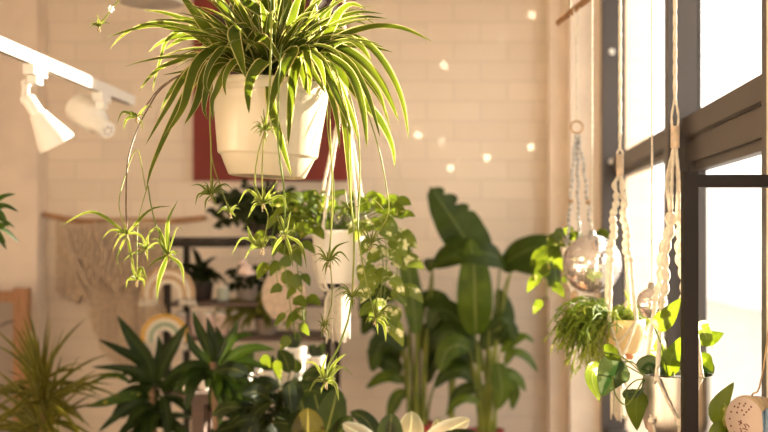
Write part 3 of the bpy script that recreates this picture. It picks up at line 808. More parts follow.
# hanger with rhipsalis
Y1 = 2.645
def big_hanger(name, label, x, Yh, ytop_loop, ywrap, yspl, rimc, rr, kn, tl, side, bead=.02, xs=None):
    t = thing(name, label, 'plant hanger', Vector(kn), )
    top = Vector(((x-CX)/F*Yh, Yh, 2.157)); mb = MB()
    lp = P(x, ytop_loop, Yh)
    rope(mb, [top, lp], .0042, 70, 10, 180)
    wr = P(x, ywrap, Yh)
    for s in (-1, 1): rope(mb, [lp, lp.lerp(wr, .6)+Vector((s*.007, 0, 0)), wr+Vector((s*.006, 0, 0))], .0026, 14)
    mb.build('cord', M['cotton'], t)
    mb = MB(); w2 = P(x, ywrap+20, Yh)
    mb.tube(catmull([wr+Vector((0, 0, .004)), w2], 24), .0095, 12, mod=lambda f, a: 1+.07*math.sin(f*60))
    mb.build('wrap_knot', M['cotton_beige'], t)
    mb = MB(); sp_ = P(x, yspl, Yh)
    offs = [Vector((math.cos(a), math.sin(a), 0)) for a in side]
    starts = []
    for o_ in offs:
        st = sp_+o_*.014; starts.append(st)
        for k in range(3):
            rope(mb, [w2+o_*.004, w2.lerp(st, .5)+o_*.010+Vector((rnd(-.004, .004), rnd(-.004, .004), 0)), st], .0034, 16)
    mb.build('strand', M['cotton'], t)
    mb = MB()
    for o_, st in zip(offs, starts):
        q = Vector(rimc)+o_*(rr+.006)
        mid_ = st.lerp(q, .55)+o_*.004
        sinnet(mb, [st, st.lerp(mid_, .5), mid_], .0092*(.8 if bead < .025 else 1), bead)
        rope(mb, [mid_, q], .005, 20, 10, 180)
    mb.build('spiral_knots', M['cotton'], t)
    mb = MB(); kn = Vector(kn)
    for i, o_ in enumerate(offs):
        q = Vector(rimc)+o_*(rr+.006)
        o2 = offs[(i+1) % len(offs)]
        jn = Vector((rimc[0], rimc[1], rimc[2]*.45+kn.z*.55))+((o_+o2)/2).normalized()*(rr*.98+.005)
        rope(mb, [q, q.lerp(jn, .5)+(o_+o2*.4).normalized()*.004, jn], .0034, 14)
        q2 = Vector(rimc)+o2*(rr+.006)
        rope(mb, [q2, q2.lerp(jn, .5)+(o2+o_*.4).normalized()*.004, jn], .0034, 14)
        rope(mb, [jn, jn.lerp(kn, .6)+((o_+o2)/2).normalized()*.022, kn], .0036, 16)
        mb.sphere(jn, .008, 10, 8)
    mb.sphere(kn, .012, 12, 8, (1, 1, 1.3))
    mb.build('cradle', M['cotton'], t)
    mb = MB(); tassel(mb, kn, .022, tl, 30, .002); mb.build('tassel', M['cotton'], t)
    return t
rc1 = P(624, 319, Y1); r1 = S(21, Y1)
big_hanger('macrame_hanger', 'cream macrame hanger of spiral knots holding the clay pot of wispy rhipsalis', 620, Y1, 148, 156, 192, rc1, r1, P(619, 385, Y1), S(34, Y1), (3.9, 5.1, 2.35, 1.15))
rh = thing('rhipsalis', 'wispy green rhipsalis spilling from a cream clay pot beside the window', 'plant', P(624, 356, Y1))
mb = MB(); b0 = P(624, 356, Y1)
mb.lathe([(0, 0), (S(9, Y1), 0), (S(14, Y1), S(5, Y1)), (S(19, Y1), S(17, Y1)), (S(21, Y1), S(30, Y1)), (S(21, Y1), S(37, Y1)), (S(20, Y1), S(37, Y1)), (S(19.5, Y1), S(30, Y1)), (0, S(28, Y1))], b0, 36)
mb.build('pot', M['yellowpot'], rh)
MB().lathe([(0, -.002), (S(12, Y1), -.002), (S(16, Y1), S(4.5, Y1)), (S(15, Y1), S(5, Y1)), (0, S(.5, Y1))], P(620, 357, Y1), 30, Matrix.Rotation(.1, 4, 'Y')).build('saucer', M['terracotta'], rh)
soilmb(rc1-Vector((0, 0, .01)), S(19, Y1)).build('soil', M['soil'], rh)
mb = MB(); m2 = MB()
for i in range(230):
    left = random.random() < .72
    tx = rnd(-1, -.45) if left else rnd(-.4, 1)
    p = rc1+Vector((rnd(-.045, -.012) if left else rnd(-.03, .03), rnd(-.03, .03) if left else rnd(.0, .035), -.005))
    d = Vector((tx*rnd(.5, 1.0), rnd(-.6, .6) if left else rnd(-.1, .8), rnd(.1, .8))).normalized()
    Ln = rnd(.05, .10) if not left else rnd(.08, .20); q = [p.copy()]
    for k in range(6):
        p = p+d*Ln/6; q.append(p.copy()); d = (d+Vector((rnd(-.22, .22), rnd(-.22, .22), -rnd(.25, .55)))).normalized()
    tgt = mb if random.random() < .72 else m2
    tgt.tube(q, .0016, 4, 9, cap=False)
    for k in (3, 4, 5):
        for s in range(2):
            e = q[k]+Vector((rnd(-.02, .02), rnd(-.02, .02), -rnd(.0, .022)))
            tgt.tube([q[k], e], .0015, 4, 2, cap=False)
mb.build('foliage', M['rhip'], rh)
for i in range(60):
    p = P(rnd(576, 608), rnd(300, 330), Y1+rnd(-.06, .06)); q = [rc1+Vector((-.02, 0, 0)), p]; d = Vector((rnd(-.3, .3), rnd(-.2, .2), -1))
    for k in range(5):
        p = p+d*rnd(.015, .032); q.append(p.copy()); d = (d+Vector((rnd(-.4, .4), rnd(-.3, .3), -.2))).normalized()
    m2.tube(q, .0016, 4, 16, cap=False)
    m2.tube([q[-2], q[-2]+Vector((rnd(-.02, .02), 0, -.02))], .0015, 4, 2)
m2.build('tips', M['rhip_pale'], rh)

# hanger with the steel pot
Y2 = 2.27
rc2 = P(678, 374, Y2); r2 = S(35, Y2)
big_hanger('macrame_hanger', 'cream macrame hanger of spiral knots holding the brushed steel pot', 675, Y2, 97, 128, 212, rc2, r2, P(677, 452, Y2), S(40, Y2), (3.95, 5.15, 2.35, 1.1), .030)
sp = thing('potted_silver_vine', 'silver-veined vine with large leaves in a round brushed steel pot', 'plant', P(678, 436, Y2))
b0 = P(678, 436, Y2); hh = S(62, Y2)
MB().lathe([(0, 0), (r2*.55, .0), (r2*.78, .005), (r2*.92, .016), (r2*.98, .032), (r2, .05), (r2, hh), (r2-.003, hh), (r2-.003, .05), (0, .03)], b0, 64).build('pot', M['steel'], sp, smooth='auto')
soilmb(rc2-Vector((0, 0, .012)), r2-.004).build('soil', M['soil'], sp)
def bleaf(root, pts, w, mat, Y0, prof='heart', name='leaf', nh=(0, -1, .4), stem_from=None, fold=.12, curl=.12, n=14, wav=.06, k=6):
    q = [P(p[0], p[1], Y0+(p[2] if len(p) > 2 else 0)) for p in pts]
    mb = MB(); mb.leaf(q, S(w, Y0), prof, nh=nh, fold=fold, curl=curl, n=n, k=k, wav=wav)
    o = mb.build(name, M[mat], root)
    if stem_from is not None:
        s0 = P(stem_from[0], stem_from[1], Y0+(stem_from[2] if len(stem_from) > 2 else 0))
        mm = s0.lerp(q[0], .55)+Vector((0, 0, .012))
        MB().tube([s0, mm, q[0]], .0016, 6, 10).build('stalk', M['stem'], o)
    return o
for e in [
  ([(624,362),(612,374),(601,397)], 34, 'silver_leaf', (645,376,-.02)),
  ([(604,352),(610,352),(622,361)], 17, 'heart', (645,376,0)),
  ([(640,372),(650,364),(666,376)], 20, 'silver_leaf', (660,378,0)),
  ([(641,390,-.02),(636,404,-.03),(637,431,-.03)], 23, 'heart', (650,378,0)),
  ([(622,394,-.02),(634,394,-.03),(645,388,-.03)], 10, 'silver_leaf', (650,378,0)),
  ([(655,328,-.09),(666,318,-.1),(681,298,-.11)], 19, 'pothos', (668,376,0)),
  ([(672,376,.02),(670,362,.01),(682,336,.0)], 21, 'heart', (675,380,0)),
  ([(700,338,.03),(710,338,.02),(724,333,.02)], 18, 'heart', (690,376,0)),
  ([(698,322,.03),(703,330,.02),(712,350,.02)], 17, 'pothos_white', (690,376,0)),
  ([(699,366,0),(706,360,-.01),(713,372,-.01)], 16, 'heart', (690,378,0)),
  ([(700,375,.02),(708,368,.03),(704,350,.03)], 15, 'silver_leaf', (690,378,0)),
  ([(690,360,.03),(690,345,.05),(696,326,.05)], 18, 'heart', (685,378,0)),
  ([(655,362,.03),(660,348,.03),(660,332,.03)], 16, 'pothos_white', (668,378,0)),
  ([(598,362,.04),(592,378,.04),(600,402,.04)], 16, 'pothos_white', (645,376,.03)),
 ]:
    bleaf(sp, e[0], e[1], e[2], Y2, stem_from=e[3], nh=(rnd(-.4, .4), -1, rnd(.1, .5)))
mb = MB(); mb.tube([P(643, 380, Y2-.02), P(634, 396, Y2-.04), P(626, 405, Y2-.05), P(616, 396, Y2-.04), P(612, 376, Y2)], .0016, 6, 20)
mb.build('vine', M['stem'], sp)

# ------------------------------------------------------------------ black rack near the camera
YR = 1.95
rk = thing('metal_rack', 'black square-tube metal rack standing in front of the window', 'rack', ((.35+.6)/2, YR, 0))
x0 = (684-CX)/F*YR; x1 = x0+S(14.5, YR); zt = CAMZ+(CY-171)/F*YR; zb = CAMZ+(CY-187)/F*YR
dd = .028
m_ = MB().box((x0, YR, 0), (x1, YR+dd, zt)); m_.build('post', M['black'], rk, smooth=False)
MB().box((.585, YR, 0), (.612, YR+dd, zt)).build('post', M['black'], rk, smooth=False)
MB().box((x1, YR+.002, zb), (.585, YR+dd-.002, zt-.0065)).build('top_rail', M['black'], rk, smooth=False)
MB().box((x1, YR+.002, .25), (.585, YR+dd-.002, .27)).build('bottom_rail', M['black'], rk, smooth=False)
for xx in (x0, .584): MB().box((xx, YR-.2, 0), (xx+.027, YR, .02)).box((xx, YR+dd, 0), (xx+.027, YR+.035, .02)).build('foot', M['black'], rk, smooth=False)

# hanging wooden drum ornament
Yo = YR+.014
oc = P(744, 421, Yo); ax = Vector((.80, .60, 0)).normalized()
orn = thing('wooden_ornament', 'round pale wooden ornament with holes and small marks, hung by a string from the rack', 'ornament', oc)
rotm = Vector((0, 0, 1)).rotation_difference(ax).to_matrix().to_4x4()
ro = S(24.5, Yo)
MB().lathe([(0, 0), (ro*.93, 0), (ro*.97, .0008), (ro*.97, .004), (0, .004)], oc, 56, rotm).build('face', M['drum'], orn, smooth='auto')
pr = [(ro*.965, .001), (ro*1.0, .003)]
for i in range(5):
    z = .006+i*.0095
    pr += [(ro*(1.0-.03*i), z), (ro*(1.03-.03*i), z+.002), (ro*(1.03-.03*i), z+.006), (ro*(.99-.03*i), z+.009)]
pr += [(ro*.8, .058), (0, .06)]
MB().lathe(pr, oc, 56, rotm).build('ribbed_body', M['drumrib'], orn, smooth='auto')
s_ = ax.cross(Vector((0, 0, 1))).normalized(); mb = MB()
def facept(u, v): return oc+s_*(-u*ro)*-1+Vector((0, 0, v*ro))-ax*.0007
for k in range(9):
    a = math.radians(60+k*24); 
    if k % 2 == 0 or True: mb.lathe([(0, 0), (.0017, 0), (.0017, .0012), (0, .0012)], facept(math.cos(a)*.72, math.sin(a)*.72), 12, rotm)
for (u, v) in ((-.3, .52), (0, .62), (.25, .5), (-.1, .42), (.12, .38), (-.35, .3), (.0, .25)):
    mb.lathe([(0, 0), (.0017, 0), (.0017, .0012), (0, .0012)], facept(u, v), 12, rotm)
mb.build('hole', M['hole'], orn)
mb = MB()
for (a, b_) in (((-.28, -.05), (-.1, -.12)), ((-.15, .02), (-.22, -.2)), ((.0, -.12), (.1, -.28)), ((.1, -.1), (.28, -.22)), ((-.05, -.3), (.2, -.35)), ((-.2, -.32), (-.12, -.48)), ((.05, -.42), (.22, -.5))):
    mb.tube([facept(*a), facept((a[0]+b_[0])/2+.04, (a[1]+b_[1])/2), facept(*b_)], .0009, 5, 5)
mb.build('burnt_mark', M['hole'], orn)
mb = MB(); rope(mb, [oc+Vector((0, 0, ro))+ax*.022, P(763, 370, Yo+.006), P(786, 187, Yo)], .0017, 40); mb.build('string', M['wood_light'], orn)
mb = MB()
bl = [[P(762+j*2.4+i*.2, 412+i*4.0-j*1.6, YR+.0+.012*math.sin(j*1.3+i*.2)-.03) for j in range(9)] for i in range(14)]
mb.grid(bl)
cl = mb.build('cloth', M['blue'], smooth=True, solid=.002, origin=bl[0][4]); tag(cl, 'blue-grey cloth strip beside the round wooden ornament', 'cloth')
mb = MB(); mb.tube([bl[0][4], bl[0][4]+Vector((.01, .0, .08)), Vector((bl[0][4].x+.02, YR+.012, zb))], .0012, 6, 10); mb.build('loop', M['blue'], cl)

# pothos on a tall stand below
YP = 2.02
st = thing('plant_stand', 'tall wooden plant stand below the window rack', 'stand', (.50, YP+.05, 0))
for sx in (-.07, .07):
    for sy in (-.07, .07): MB().box((.50+sx-.01, YP+.05+sy-.01, 0), (.50+sx+.01, YP+.05+sy+.01, .9)).build('leg', M['wood'], st, smooth=False)
MB().box((.41, YP-.03, .9), (.58, YP+.14, .918)).build('top', M['wood'], st, smooth=False)
po = thing('potted_pothos', 'speckled pothos leaf and shoots rising beside the black rack post', 'plant', (.50, YP+.05, .918))
potmb((.50, YP+.05, .918), .062, .048, .11).build('pot', M['ceramic'], po)
soilmb((.50, YP+.05, 1.013), .056).build('soil', M['soil'], po)
for e in [
  ([(725,425,0),(719,408,0),(734,382,0)], 21, 'pothos'), ([(729,428,.0),(718,428,-.01),(706,441,-.01)], 14, 'pothos'),
  ([(726,440,.03),(733,424,.03),(736,408,.03)], 13, 'heart'), ([(740,445,.05),(752,438,.05),(760,450,.05)], 18, 'pothos'), ([(715,450,.05),(700,446,.05),(690,458,.05)], 18, 'heart')]:
    bleaf(po, e[0], e[1], e[2], YP, stem_from=(738, 486, .05), nh=(-.2, -1, .15))

# ------------------------------------------------------------------ track lights on the left
XT = -1.175
def ztr(y): return CAMZ+(CY-(35+.51*45))/F*3.0
ZT = ztr(0)
tr = thing('track_rail', 'white ceiling-hung lighting track above the left side', 'track', (XT, 2.4, ZT))
MB().box((XT-.012, .4, ZT-.034), (XT+.012, 3.76, ZT)).build('rail', M['white'], tr, smooth=False)
MB().box((XT-.013, 3.76, ZT-.035), (XT+.013, 3.785, ZT+.001)).build('end_cap', M['white'], tr, smooth=False)
MB().box((XT-.006, .42, ZT-.0355), (XT+.009, 3.74, ZT-.034)).build('groove', M['greypot'], tr, smooth=False)
MB().box((XT-.0125, 3.2, ZT-.035), (XT+.0125, 3.204, ZT+.001)).build('joint', M['greypot'], tr, smooth=False)
mb = MB()
for y in (.6, 2.1): mb.tube([Vector((XT, y, ZT)), Vector((XT, y, ZC))], .002, 6)
mb.build('suspension_wire', M['white'], tr)
def trackhead(label, Yl, p_arm, a_, b_, rs, holes=False):
    """a_ back end, b_ mouth (world points)"""
    t = thing('track_light', label, 'spotlight', (XT, Yl, ZT-.034)); t['group'] = 'spotlights on the track'
    MB().box((XT-.016, Yl-.045, ZT-.062), (XT+.016, Yl+.045, ZT-.034)).box((XT-.013, Yl-.02, ZT-.085), (XT+.013, Yl+.02, ZT-.062)).build('adapter', M['white'], t, smooth=False)
    mb = MB(); pts = [Vector((XT, Yl, ZT-.08))]+p_arm
    mb.tube(pts, .0115, 10); 
    for q in pts[1:]: mb.sphere(q, .0135, 12, 8)
    mb.build('arm', M['white'], t)
    ax = (b_-a_); L_ = ax.length; R = Vector((0, 0, 1)).rotation_difference(ax.normalized()).to_matrix().to_4x4()
    mb = MB(); mb.lathe([(r*1.0, z*L_) for r, z in rs], a_, 40, R); mb.build('shade', M['white'], t, smooth='auto')
    rm = rs[-4][0]*.8
    MB().lathe([(0, .80*L_), (rm, .80*L_), (rm, .82*L_), (0, .82*L_)], a_, 24, R).build('lens', M['diffuser'], t)
    if holes:
        mb = MB()
        for k in range(6):
            c = Vector((math.cos(k*PI/3)*.013, math.sin(k*PI/3)*.013, -.0006))
            mb.lathe([(0, 0), (.0035, 0), (.0035, .001), (0, .001)], a_+(R @ c), 10, R)
        mb.build('vent_hole', M['greypot'], t)
    return t
Yl = 3.0
trackhead('near white track spotlight with flared shade, catching the sun', 2.93, [P(38, 78, Yl), P(26, 84, Yl), P(25, 100, Yl)],
  P(27, 97, Yl), P(57, 144, Yl+.05), [(0, 0), (.016, 0), (.019, .03), (.020, .34), (.024, .36), (.034, .58), (.046, .80), (.052, .93), (.053, 1.0), (.051, 1.0), (.045, .82), (.03, .55), (0, .5)])
Yq = 3.47
trackhead('far white track spotlight turned away towards the wall', 3.47, [P(100, 108, Yq), P(98, 118, Yq)],
  P(108, 131, Yq-.05), P(80, 108, Yq+.06), [(0, 0), (.024, 0), (.027, .03), (.028, .30), (.030, .33), (.044, .42), (.048, .7), (.050, 1.0), (.047, 1.0), (.043, .8), (.03, .6), (0, .55)], True)

# pendant dish at the top left
cz = P(151, 2, 4.0)
pd = thing('pendant_lamp', 'shallow round white pendant lamp at the top of the brick wall', 'lamp', cz)
MB().lathe([(.112, -.004), (.118, -.002), (.12, .004), (.112, .016), (.06, .034), (.016, .045), (.014, .06), (0, .062)], cz, 48).build('shade', M['white'], pd)
MB().lathe([(0, .0), (.09, .0), (.098, -.002), (.112, -.003), (.112, .002), (0, .004)], cz, 48).build('diffuser', M['diffuser'], pd)
MB().tube([cz+Vector((0, 0, .06)), Vector((cz.x, cz.y, ZC))], .003, 8).build('cable', M['white'], pd)

# ------------------------------------------------------------------ painting on the brick wall
XA, XB_ = (194.5-CX)/209.2, (348-CX)/209.2; Z0 = CAMZ+(CY-181)/209.2; Z1 = Z0+1.0
pa = thing('canvas_painting', 'maroon canvas painting with a brown head shape on the brick wall', 'painting', ((XA+XB_)/2, 5.07, Z0))
MB().box((XA, 5.07, Z0), (XB_, 5.098, Z1)).build('canvas', M['red'], pa, smooth=False)
def blob(mb, cx, cz, rx, rz, y, seed=0, k=40):
    o = len(mb.v); ring = []
    for j in range(k):
        a = 2*PI*j/k; q = 1+.12*math.sin(3*a+seed)+.07*math.sin(7*a+seed*2)
        ring.append(Vector((cx+math.cos(a)*rx*q, y, cz+math.sin(a)*rz*q)))
    rear = [v+Vector((0, .0012, 0)) for v in ring]
    mb.grid([ring, rear], closed=True); o = len(mb.v); mb.v += ring; mb.cap(o, k)
def pw(x, y): q = P(x, y, 5.07); return q.x, q.z
mb = MB(); x, z = pw(262, 62); blob(mb, x, z, .30, .30, 5.0688, 1); x, z = pw(322, 20); blob(mb, x, z, .09, .15, 5.0688, 2); mb.build('brown_shape', M['brownpaint'], pa, smooth=False)
mb = MB()
for (x, y, r, s) in ((318, 2, .03, 1), (333, 8, .022, 2), (310, -12, .04, 3), (325, -16, .035, 4), (290, -15, .04, 5)):
    X_, Z_ = pw(x, y); blob(mb, X_, Z_, r, r, 5.0676, s)
mb.build('pale_flower', M['palepaint'], pa, smooth=False)
mb = MB()
for (x, y, r, s) in ((334, 40, .03, 1), (328, 52, .035, 2)):
    X_, Z_ = pw(x, y); blob(mb, X_, Z_, r, r*1.2, 5.0676, s)
mb.build('peach_shape', M['peachpaint'], pa, smooth=False)

# ------------------------------------------------------------------ macrame wall hanging
YW = 5.05
wh = thing('macrame_wall_hanging', 'wide beige macrame wall hanging on a driftwood stick at the left', 'wall hanging', P(115, 218, YW))
MB().tube([P(42, 214, YW), P(80, 221, YW), P(130, 219, YW), P(170, 221, YW), P(206, 218, YW)], S(2.6, YW), 10, 30, taper=lambda f: .8+.3*math.sin(f*9)).build('driftwood', M['branch'], wh)
mb = MB()
x = 56
while x < 166:
    f = (x-56)/110
    bot_y = 292+78*math.sin(min(1, max(0, (f-.18)/.5))*PI/2)+rnd(-5, 5) if f < .8 else 330+rnd(-5, 5)
    if f < .3: bot_y = 288+rnd(-4, 10)+f*40
    mb.tube([P(x, 221, YW), P(x+rnd(-1, 1), 260, YW+.005), P(x+rnd(-1.5, 1.5), bot_y, YW)], S(.95, YW), 5, 8, cap=False)
    x += 1.35
mb.build('fringe', M['cotton_beige'], wh)
mb = MB()
for row in range(7):
    for k in range(13-row):
        cxp = 62+row*4+k*8; cyp = 228+row*9
        for s in (-1, 1):
            mb.tube([P(cxp, cyp, YW-.012), P(cxp+s*4, cyp+9, YW-.012)], S(1.1, YW), 6, 3)
        mb.sphere(P(cxp, cyp, YW-.016), S(2.2, YW), 8, 6)
mb.build('knotwork', M['cotton_beige'], wh)
mb = MB()
for (a, b_, c_) in (((60, 222), (100, 292), (165, 250)), ((60, 222), (98, 305), (170, 262)), ((58, 222), (80, 262), (110, 282)), ((95, 222), (130, 300), (175, 240))):
    rope(mb, [P(a[0], a[1], YW-.025), P(b_[0]-15, b_[1]-12, YW-.03), P(b_[0]+10, b_[1], YW-.03), P(c_[0], c_[1], YW-.025)], S(1.2, YW), 50, 8, 120)
mb.build('swag', M['cotton_beige'], wh)

# ------------------------------------------------------------------ black shelf unit at the back
YF, YK = 4.40, 4.74
xa, xb = (163-CX)/F*YF, (331-CX)/F*YF
zt_ = CAMZ+(CY-240)/F*YF
sh = thing('shelf_unit', 'black metal shelf unit with brown boards against the brick wall', 'shelf', ((xa+xb)/2, (YF+YK)/2, 0))
for xx in (xa, xb-.026):
    for yy in (YF, YK-.026): MB().box((xx, yy, 0), (xx+.026, yy+.026, zt_)).build('post', M['black'], sh, smooth=False)
for yy in (YF+.001, YK-.025): MB().box((xa+.026, yy, zt_-.03), (xb-.026, yy+.024, zt_-.001)).build('rail', M['black'], sh, smooth=False)
for xx in (xa+.001, xb-.025): MB().box((xx, YF+.026, zt_-.03), (xx+.024, YK-.026, zt_-.001)).build('rail', M['black'], sh, smooth=False)
MB().box((xa+.004, YF+.004, zt_), (xb-.004, YK-.004, zt_+.012)).build('board', M['black'], sh, smooth=False)
ZS1 = CAMZ+(CY-302)/F*(YF+.05); ZS2 = CAMZ+(CY-336)/F*(YF+.05); ZS3 = CAMZ+(CY-392)/F*(YF+.05)
for z in (ZS1, ZS2, ZS3, .35): MB().box((xa+.004, YF+.004, z-.018), (xb-.004, YK-.004, z)).build('board', M['wood_dark'], sh, smooth=False)

def shelfx(px_, Y): return (px_-CX)/F*Y
# shrub on top
YT = 4.56
tp = thing('small_leaved_shrub', 'dark bushy small-leaved plant on top of the black shelf', 'plant', (shelfx(262, YT), YT, zt_+.012))
potmb((shelfx(262, YT), YT, zt_+.012), .05, .04, .07).build('pot', M['darkpot'], tp)
mb = MB(); ms = MB(); cc = Vector((shelfx(260, YT), YT, zt_+.10))
for i in range(80):
    a = rnd(0, 2*PI); e = rnd(-.4, 1.35); L_ = rnd(.10, .21)*(1.2 if abs(math.cos(a)) > .6 else 1)
    d = Vector((math.cos(a)*math.cos(e), math.sin(a)*math.cos(e)*.8, math.sin(e)*.8)); q = [cc, cc+d*L_*.5+Vector((0, 0, .01)), cc+d*L_-Vector((0, 0, .015))]
    ms.tube(q, .0018, 5, 6)
    for k in range(9):
        f = .3+.7*k/8; b_ = catmull(q, 8)[min(8, int(f*8))]
        heartleaf(mb, b_, (rnd(-1, 1), rnd(-1, .4), rnd(-.6, .6)), rnd(.035, .055), nh=(rnd(-.5, .5), -1, rnd(.2, 1)), prof='oval', wid=.6)
mb.build('foliage', M['shrub'], tp); ms.build('stem', M['stem'], tp)

# shelf plants
YA = 4.58
def rosette(mb, c, n, L0, L1, w, e0=.3, e1=1.3, sag=.25, prof='lance', nh=None, seg=5, xr=1, yr=1, fold=.2):
    for i in range(n):
        a = 2*PI*i/n*1.618*3+rnd(-.3, .3); e = rnd(e0, e1); Ln = rnd(L0, L1)
        p = Vector(c)+Vector((0, 0, rnd(-.02, .02))); q = [p.copy()]
        d = Vector((math.cos(a)*math.cos(e)*xr, math.sin(a)*math.cos(e)*yr, math.sin(e)))
        for k in range(seg):
            p = p+d*Ln/seg; q.append(p.copy()); d = (d+Vector((0, 0, -sag))).normalized()
        mb.leaf(q, w*rnd(.8, 1.15), prof, nh=nh or (rnd(-.2, .2), -.8, 1), fold=fold, n=9)
p1 = thing('small_dracaena', 'small dark-leaved plant on the middle shelf, left of the hanging figure', 'plant', (shelfx(203, YA), YA, ZS1))
potmb((shelfx(203, YA), YA, ZS1), .045, .035, .08).build('pot', M['darkpot'], p1)
mb = MB(); rosette(mb, (shelfx(201, YA), YA, ZS1+.10), 26, .08, .15, .030, .0, 1.4, .35); mb.build('foliage', M['shrub'], p1)
p2 = thing('bushy_houseplant', 'dark round-leaved plant in a grey pot on the middle shelf', 'plant', (shelfx(247, YA), YA, ZS1))
potmb((shelfx(247, YA), YA, ZS1), .05, .04, .07).build('pot', M['greypot'], p2)
mb = MB(); crown(mb, (shelfx(248, YA), YA, ZS1+.07), .085, 60, .038); mb.build('foliage', M['shrub'], p2)
# white bird-like figure hanging in front
fg = P(246, 270, 4.36); t = thing('hanging_figurine', 'small white hanging figurine above the round-leaved shelf plant', 'ornament', fg)
mb = MB(); mb.sphere(fg, .028, 16, 12, (1, .8, .9)); mb.sphere(fg+Vector((-.012, -.004, .03)), .017, 14, 10); mb.sphere(fg+Vector((.024, 0, -.012)), .014, 12, 8, (1.4, .8, .7))
mb.leaf([fg+Vector((-.015, -.024, .008)), fg+Vector((.01, -.03, -.004)), fg+Vector((.035, -.022, -.018))], .026, 'oval', fold=.2, n=6)
mb.build('body', M['pink_ceramic'], t); MB().tube([fg+Vector((-.012, 0, .045)), Vector((fg.x, fg.y+.02, zt_-.028)), Vector((fg.x, 4.41, zt_-.02))], .001, 5, 6).build('string', M['cotton'], t)
# glass jar on the middle shelf
jx = shelfx(223, 4.50); t = thing('glass_jar', 'pale green glass jar on the middle shelf between two plants', 'jar', (jx, 4.5, ZS1))
MB().lathe([(0, 0), (.022, 0), (.026, .004), (.026, .05), (.022, .058), (.020, .058), (.023, .05), (.023, .006), (0, .006)], (jx, 4.5, ZS1), 28).build('body', M['jarglass'], t)
MB().lathe([(0, .0), (.0225, 0), (.0225, .008), (0, .009)], (jx, 4.5, ZS1+.058), 24).build('lid', M['white'], t)
# row of candle jars, lower tier
src = None
labs = ['leftmost pale candle jar in the row under the middle shelf', 'second pale candle jar from the left under the middle shelf', 'middle pale candle jar in the row under the middle shelf',
        'second pale candle jar from the fern under the middle shelf', 'pale candle jar nearest the fern under the middle shelf']
for i, xx in enumerate((181, 195, 209, 222, 236)):
    loc = Vector((shelfx(xx, 4.46), 4.46, ZS2))
    if src is None:
        src = thing('candle_jar', labs[0], 'jar', loc, 'candle jars in a row')
        MB().lathe([(0, 0), (.020, 0), (.024, .004), (.024, .06), (.021, .085), (.021, .095), (.018, .095), (.018, .08), (0, .078)], loc, 28).build('body', M['pink_ceramic'], src)
        MB().lathe([(0, .104), (.01, .104), (.012, .098), (.022, .096), (.022, .088), (.0, .088)], loc, 24).build('lid', M['ceramic'], src)
    else:
        r = src.copy(); C.objects.link(r); r.location = loc; r['label'] = labs[i]
        for ch in list(src.children):
            c = ch.copy(); C.objects.link(c); c.parent = r
# fern at the right end
fn = thing('fern', 'olive green fern on the shelf right of the candle jars', 'plant', (shelfx(266, 4.52), 4.52, ZS2))
potmb((shelfx(266, 4.52), 4.52, ZS2), .05, .04, .075).build('pot', M['greypot'], fn)
mb = MB()
for i in range(46):
    a = rnd(0, 2*PI); p = Vector((shelfx(262, 4.52), 4.52, ZS2+.07)); q = [p.copy()]; d = Vector((math.cos(a)*.6, math.sin(a)*.5-.2, rnd(.5, 1.1))).normalized(); Ln = rnd(.14, .25)
    for k in range(6): p = p+d*Ln/6; q.append(p.copy()); d = (d+Vector((0, 0, -.35))).normalized()
    cc_ = catmull(q, 16)
    for k in range(2, 17):
        w = .028*(1-k/18)
        for s in (-1, 1): mb.leaf([cc_[k], cc_[k]+Vector((s*w*.5, 0, -.003)), cc_[k]+Vector((s*w, rnd(-.01, .01), -.008))], .015, 'oval', n=3, k=2)
mb.build('foliage', M['fern'], fn)
# woven disc
wd = thing('woven_disc', 'round beige woven disc hanging at the right of the shelf', 'wall hanging', P(284, 295, 4.3))
cc_ = P(284, 295, 4.3); mb = MB()
for r in range(1, 13):
    R = r*S(2.15, 4.3)
    mb.tube([cc_+Vector((math.cos(j*PI/18)*R*.82, 0, math.sin(j*PI/18)*R)) for j in range(37)], S(1.2, 4.3), 6, cap=False, mod=lambda f, a, r=r: 1+.2*math.sin(f*r*30))
mb.build('weave', M['cotton_beige'], wd)
mb = MB(); rope(mb, [cc_+Vector((0, 0, S(25, 4.3))), Vector((cc_.x, 4.4, zt_-.02))], .002, 12); mb.build('cord', M['cotton'], wd)

# rainbows
def rainbow(label, cx, cy, Y, bands, r0, wb, top_y):
    c = P(cx, cy, Y); t = thing('macrame_rainbow', label, 'wall hanging', c); t['group'] = 'corded rainbows on the shelf post'
    for i, m_ in enumerate(bands):
        R = S(r0+i*wb, Y); mb = MB(); path = [c+Vector((-R, 0, -S(4, Y)))]+[c+Vector((-math.cos(a*PI/14)*R, 0, math.sin(a*PI/14)*R)) for a in range(15)]+[c+Vector((R, 0, -S(4, Y)))]
        Lg = 3.5*R
        mb.tube(catmull(path, 70), S(wb*.54, Y), 10, mod=lambda f, a, L=Lg: 1+.07*math.cos(a*2-f*L*300)); mb.build('band', M[m_], t)
        for s in (-1, 1):
            mb = MB(); e = c+Vector((s*R, 0, -S(4, Y)))
            for k in range(7): mb.tube([e, e+Vector((rnd(-1, 1)*S(wb*.7, Y)+s*S(1, Y), rnd(-.004, .004), -S(rnd(6, 9), Y)))], S(.55, Y), 5, 3)
            mb.build('fringe', M['cotton'], t)
    mb = MB(); topc = c+Vector((0, 0, S(r0+(len(bands)-.5)*wb, Y))); rope(mb, [topc, P(cx, top_y, Y)], .0022, 14)
    mb.sphere(topc+Vector((0, 0, .012)), .008, 10, 8); mb.build('cord', M['cotton_tan'], t)
rainbow('upper corded rainbow in white, cream and tan on the shelf post', 168, 294, 4.365, ['cotton', 'cotton_tan', 'cotton', 'cotton_tan'], 12.5, 4.3, 244)
